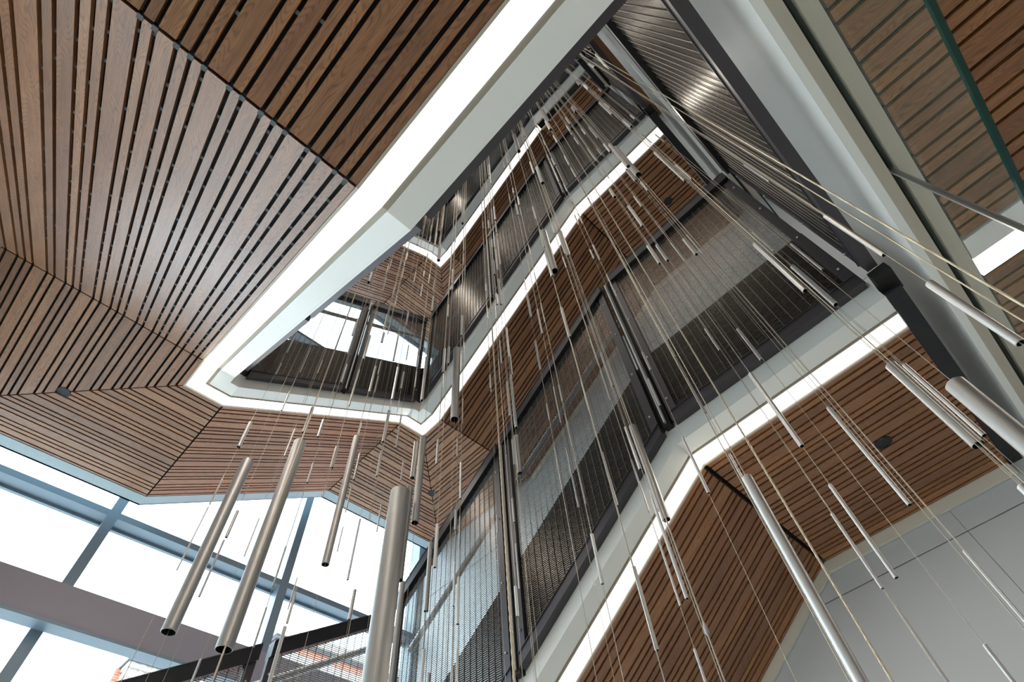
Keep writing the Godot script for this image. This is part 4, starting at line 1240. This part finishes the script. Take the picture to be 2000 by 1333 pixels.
	tube(2.859, 1.172, 1.812, 2.009, 0.0083, "thinnest short steel tube before tall window, fourth from window")
	tube(-0.070, 0.675, 2.799, 2.920, 0.0135, "slim very short steel tube before second storey far landing slats")
	tube(1.177, 1.258, 4.028, 4.188, 0.0100, "thinnest short steel tube before first storey far flight mesh guard, third from window")
	tube(1.781, 0.637, 1.929, 2.050, 0.0132, "slim very short steel tube before first storey short window flight slats")
	tube(1.628, 1.608, 2.964, 3.122, 0.0101, "thinnest short steel tube before first storey far flight slats, second from window")
	tube(1.668, 0.804, 1.688, 1.845, 0.0101, "thinnest short steel tube before first storey corner landing slats, third from window")
	tube(2.458, 1.180, 2.226, 2.425, 0.0080, "thinnest short steel tube before first storey corner landing slats, second from window")
	tube(0.102, 1.083, 3.725, 3.886, 0.0097, "thinnest short steel tube before first storey far landing mesh guard, sixth from window")
	tube(1.125, 0.850, 0.984, 1.139, 0.0101, "thinnest short steel tube before lowest far flight mesh guard, first from window")
	tube(1.389, 1.025, 1.707, 1.859, 0.0102, "thinnest short steel tube before first storey corner landing slats, fifth from window")
	tube(2.930, 0.873, 3.832, 4.022, 0.0080, "thinnest short steel tube before first storey short window flight mesh guard, first from window")
	tube(1.767, 0.826, 2.904, 3.018, 0.0131, "slim very short steel tube before first storey short window flight mesh guard, second from window")
	tube(0.793, 1.142, 4.237, 4.351, 0.0132, "slim very short steel tube before second storey far flight slats")
	tube(1.645, 1.375, 0.991, 1.139, 0.0101, "thinnest very short steel tube before lowest far flight mesh guard, second from window")
	tube(1.888, 1.115, 4.398, 4.511, 0.0130, "slim very short steel tube before second storey corner landing slats")
	tube(2.930, 1.679, 3.959, 4.142, 0.0080, "thinnest short steel tube before first storey short window flight white edge, second from window")
	tube(2.930, 1.356, 2.878, 3.032, 0.0094, "thinnest short steel tube before first storey corner landing slats, first from window")
	tube(1.363, 0.717, 3.537, 3.677, 0.0101, "thinnest very short steel tube before second storey short window flight white edge")
	tube(0.522, 1.433, 2.994, 3.131, 0.0103, "thinnest very short steel tube before first storey far flight slats")
	tube(1.040, 1.550, 2.231, 2.370, 0.0101, "thinnest very short steel tube before lowest far flight mesh guard, fifth from window")
	tube(1.473, 0.843, 2.162, 2.303, 0.0098, "thinnest very short steel tube before first storey short window flight mesh guard, first from window")
	tube(2.280, 1.725, 1.324, 1.403, 0.0175, "medium very short steel tube before lowest far flight mesh guard")
	tube(1.867, 1.162, 3.058, 3.196, 0.0101, "thinnest very short steel tube before first storey short window flight mesh guard, second from window")
	tube(1.316, 1.783, 2.500, 2.652, 0.0090, "thinnest short steel tube before lowest far flight mesh guard, fifth from window")
	tube(1.345, 1.433, 1.582, 1.716, 0.0101, "thinnest very short steel tube before lowest far flight mesh guard, fourth from window")
	tube(0.367, 1.375, 3.772, 3.906, 0.0100, "thinnest very short steel tube before first storey far landing white edge")
	tube(1.802, 1.783, 3.719, 3.872, 0.0087, "thinnest short steel tube before first storey far flight slats, first from window")
	tube(1.448, 1.433, 3.901, 4.030, 0.0101, "thinnest very short steel tube before first storey far flight mesh guard, first from window")
	tube(0.632, 0.675, 1.901, 2.030, 0.0098, "thinnest very short steel tube before first storey far flight mesh guard, second from window")
	tube(1.421, 1.608, 5.270, 5.368, 0.0128, "slim very short steel tube before first storey far flight mesh guard, second from window")
	tube(0.454, 1.317, 1.679, 1.804, 0.0100, "thinnest very short steel tube before lowest far landing mesh guard")
	tube(0.810, 0.850, 3.016, 3.143, 0.0098, "thinnest very short steel tube before second storey far flight slats")
	tube(1.982, 0.958, 4.525, 4.618, 0.0131, "slim very short steel tube before second storey short window flight slats")
	tube(0.859, 1.725, 0.781, 0.915, 0.0090, "thinnest very short steel tube before lowest far flight slats")
	tube(0.255, 0.733, 2.530, 2.652, 0.0097, "thinnest very short steel tube before first storey far landing mesh guard, first from window")
	tube(1.923, 0.799, 1.169, 1.285, 0.0101, "thinnest very short steel tube before tall window")
	tube(1.277, 0.758, 3.497, 3.610, 0.0100, "thinnest very short steel tube before third storey corner landing slats")
	tube(1.745, 1.725, 1.914, 2.036, 0.0092, "thinnest very short steel tube before lowest far flight mesh guard, third from window")
	tube(2.420, 1.783, 1.602, 1.731, 0.0086, "thinnest very short steel tube before lowest far flight mesh guard, first from window")
	tube(0.130, 1.608, 0.464, 0.575, 0.0097, "thinnest very short steel tube before white wall")
	tube(-0.065, 0.617, 1.814, 1.919, 0.0101, "thinnest very short steel tube before first storey far landing mesh guard, second from window")
	tube(2.542, 1.190, 6.158, 6.258, 0.0100, "thinnest very short steel tube before second storey short window flight slats")
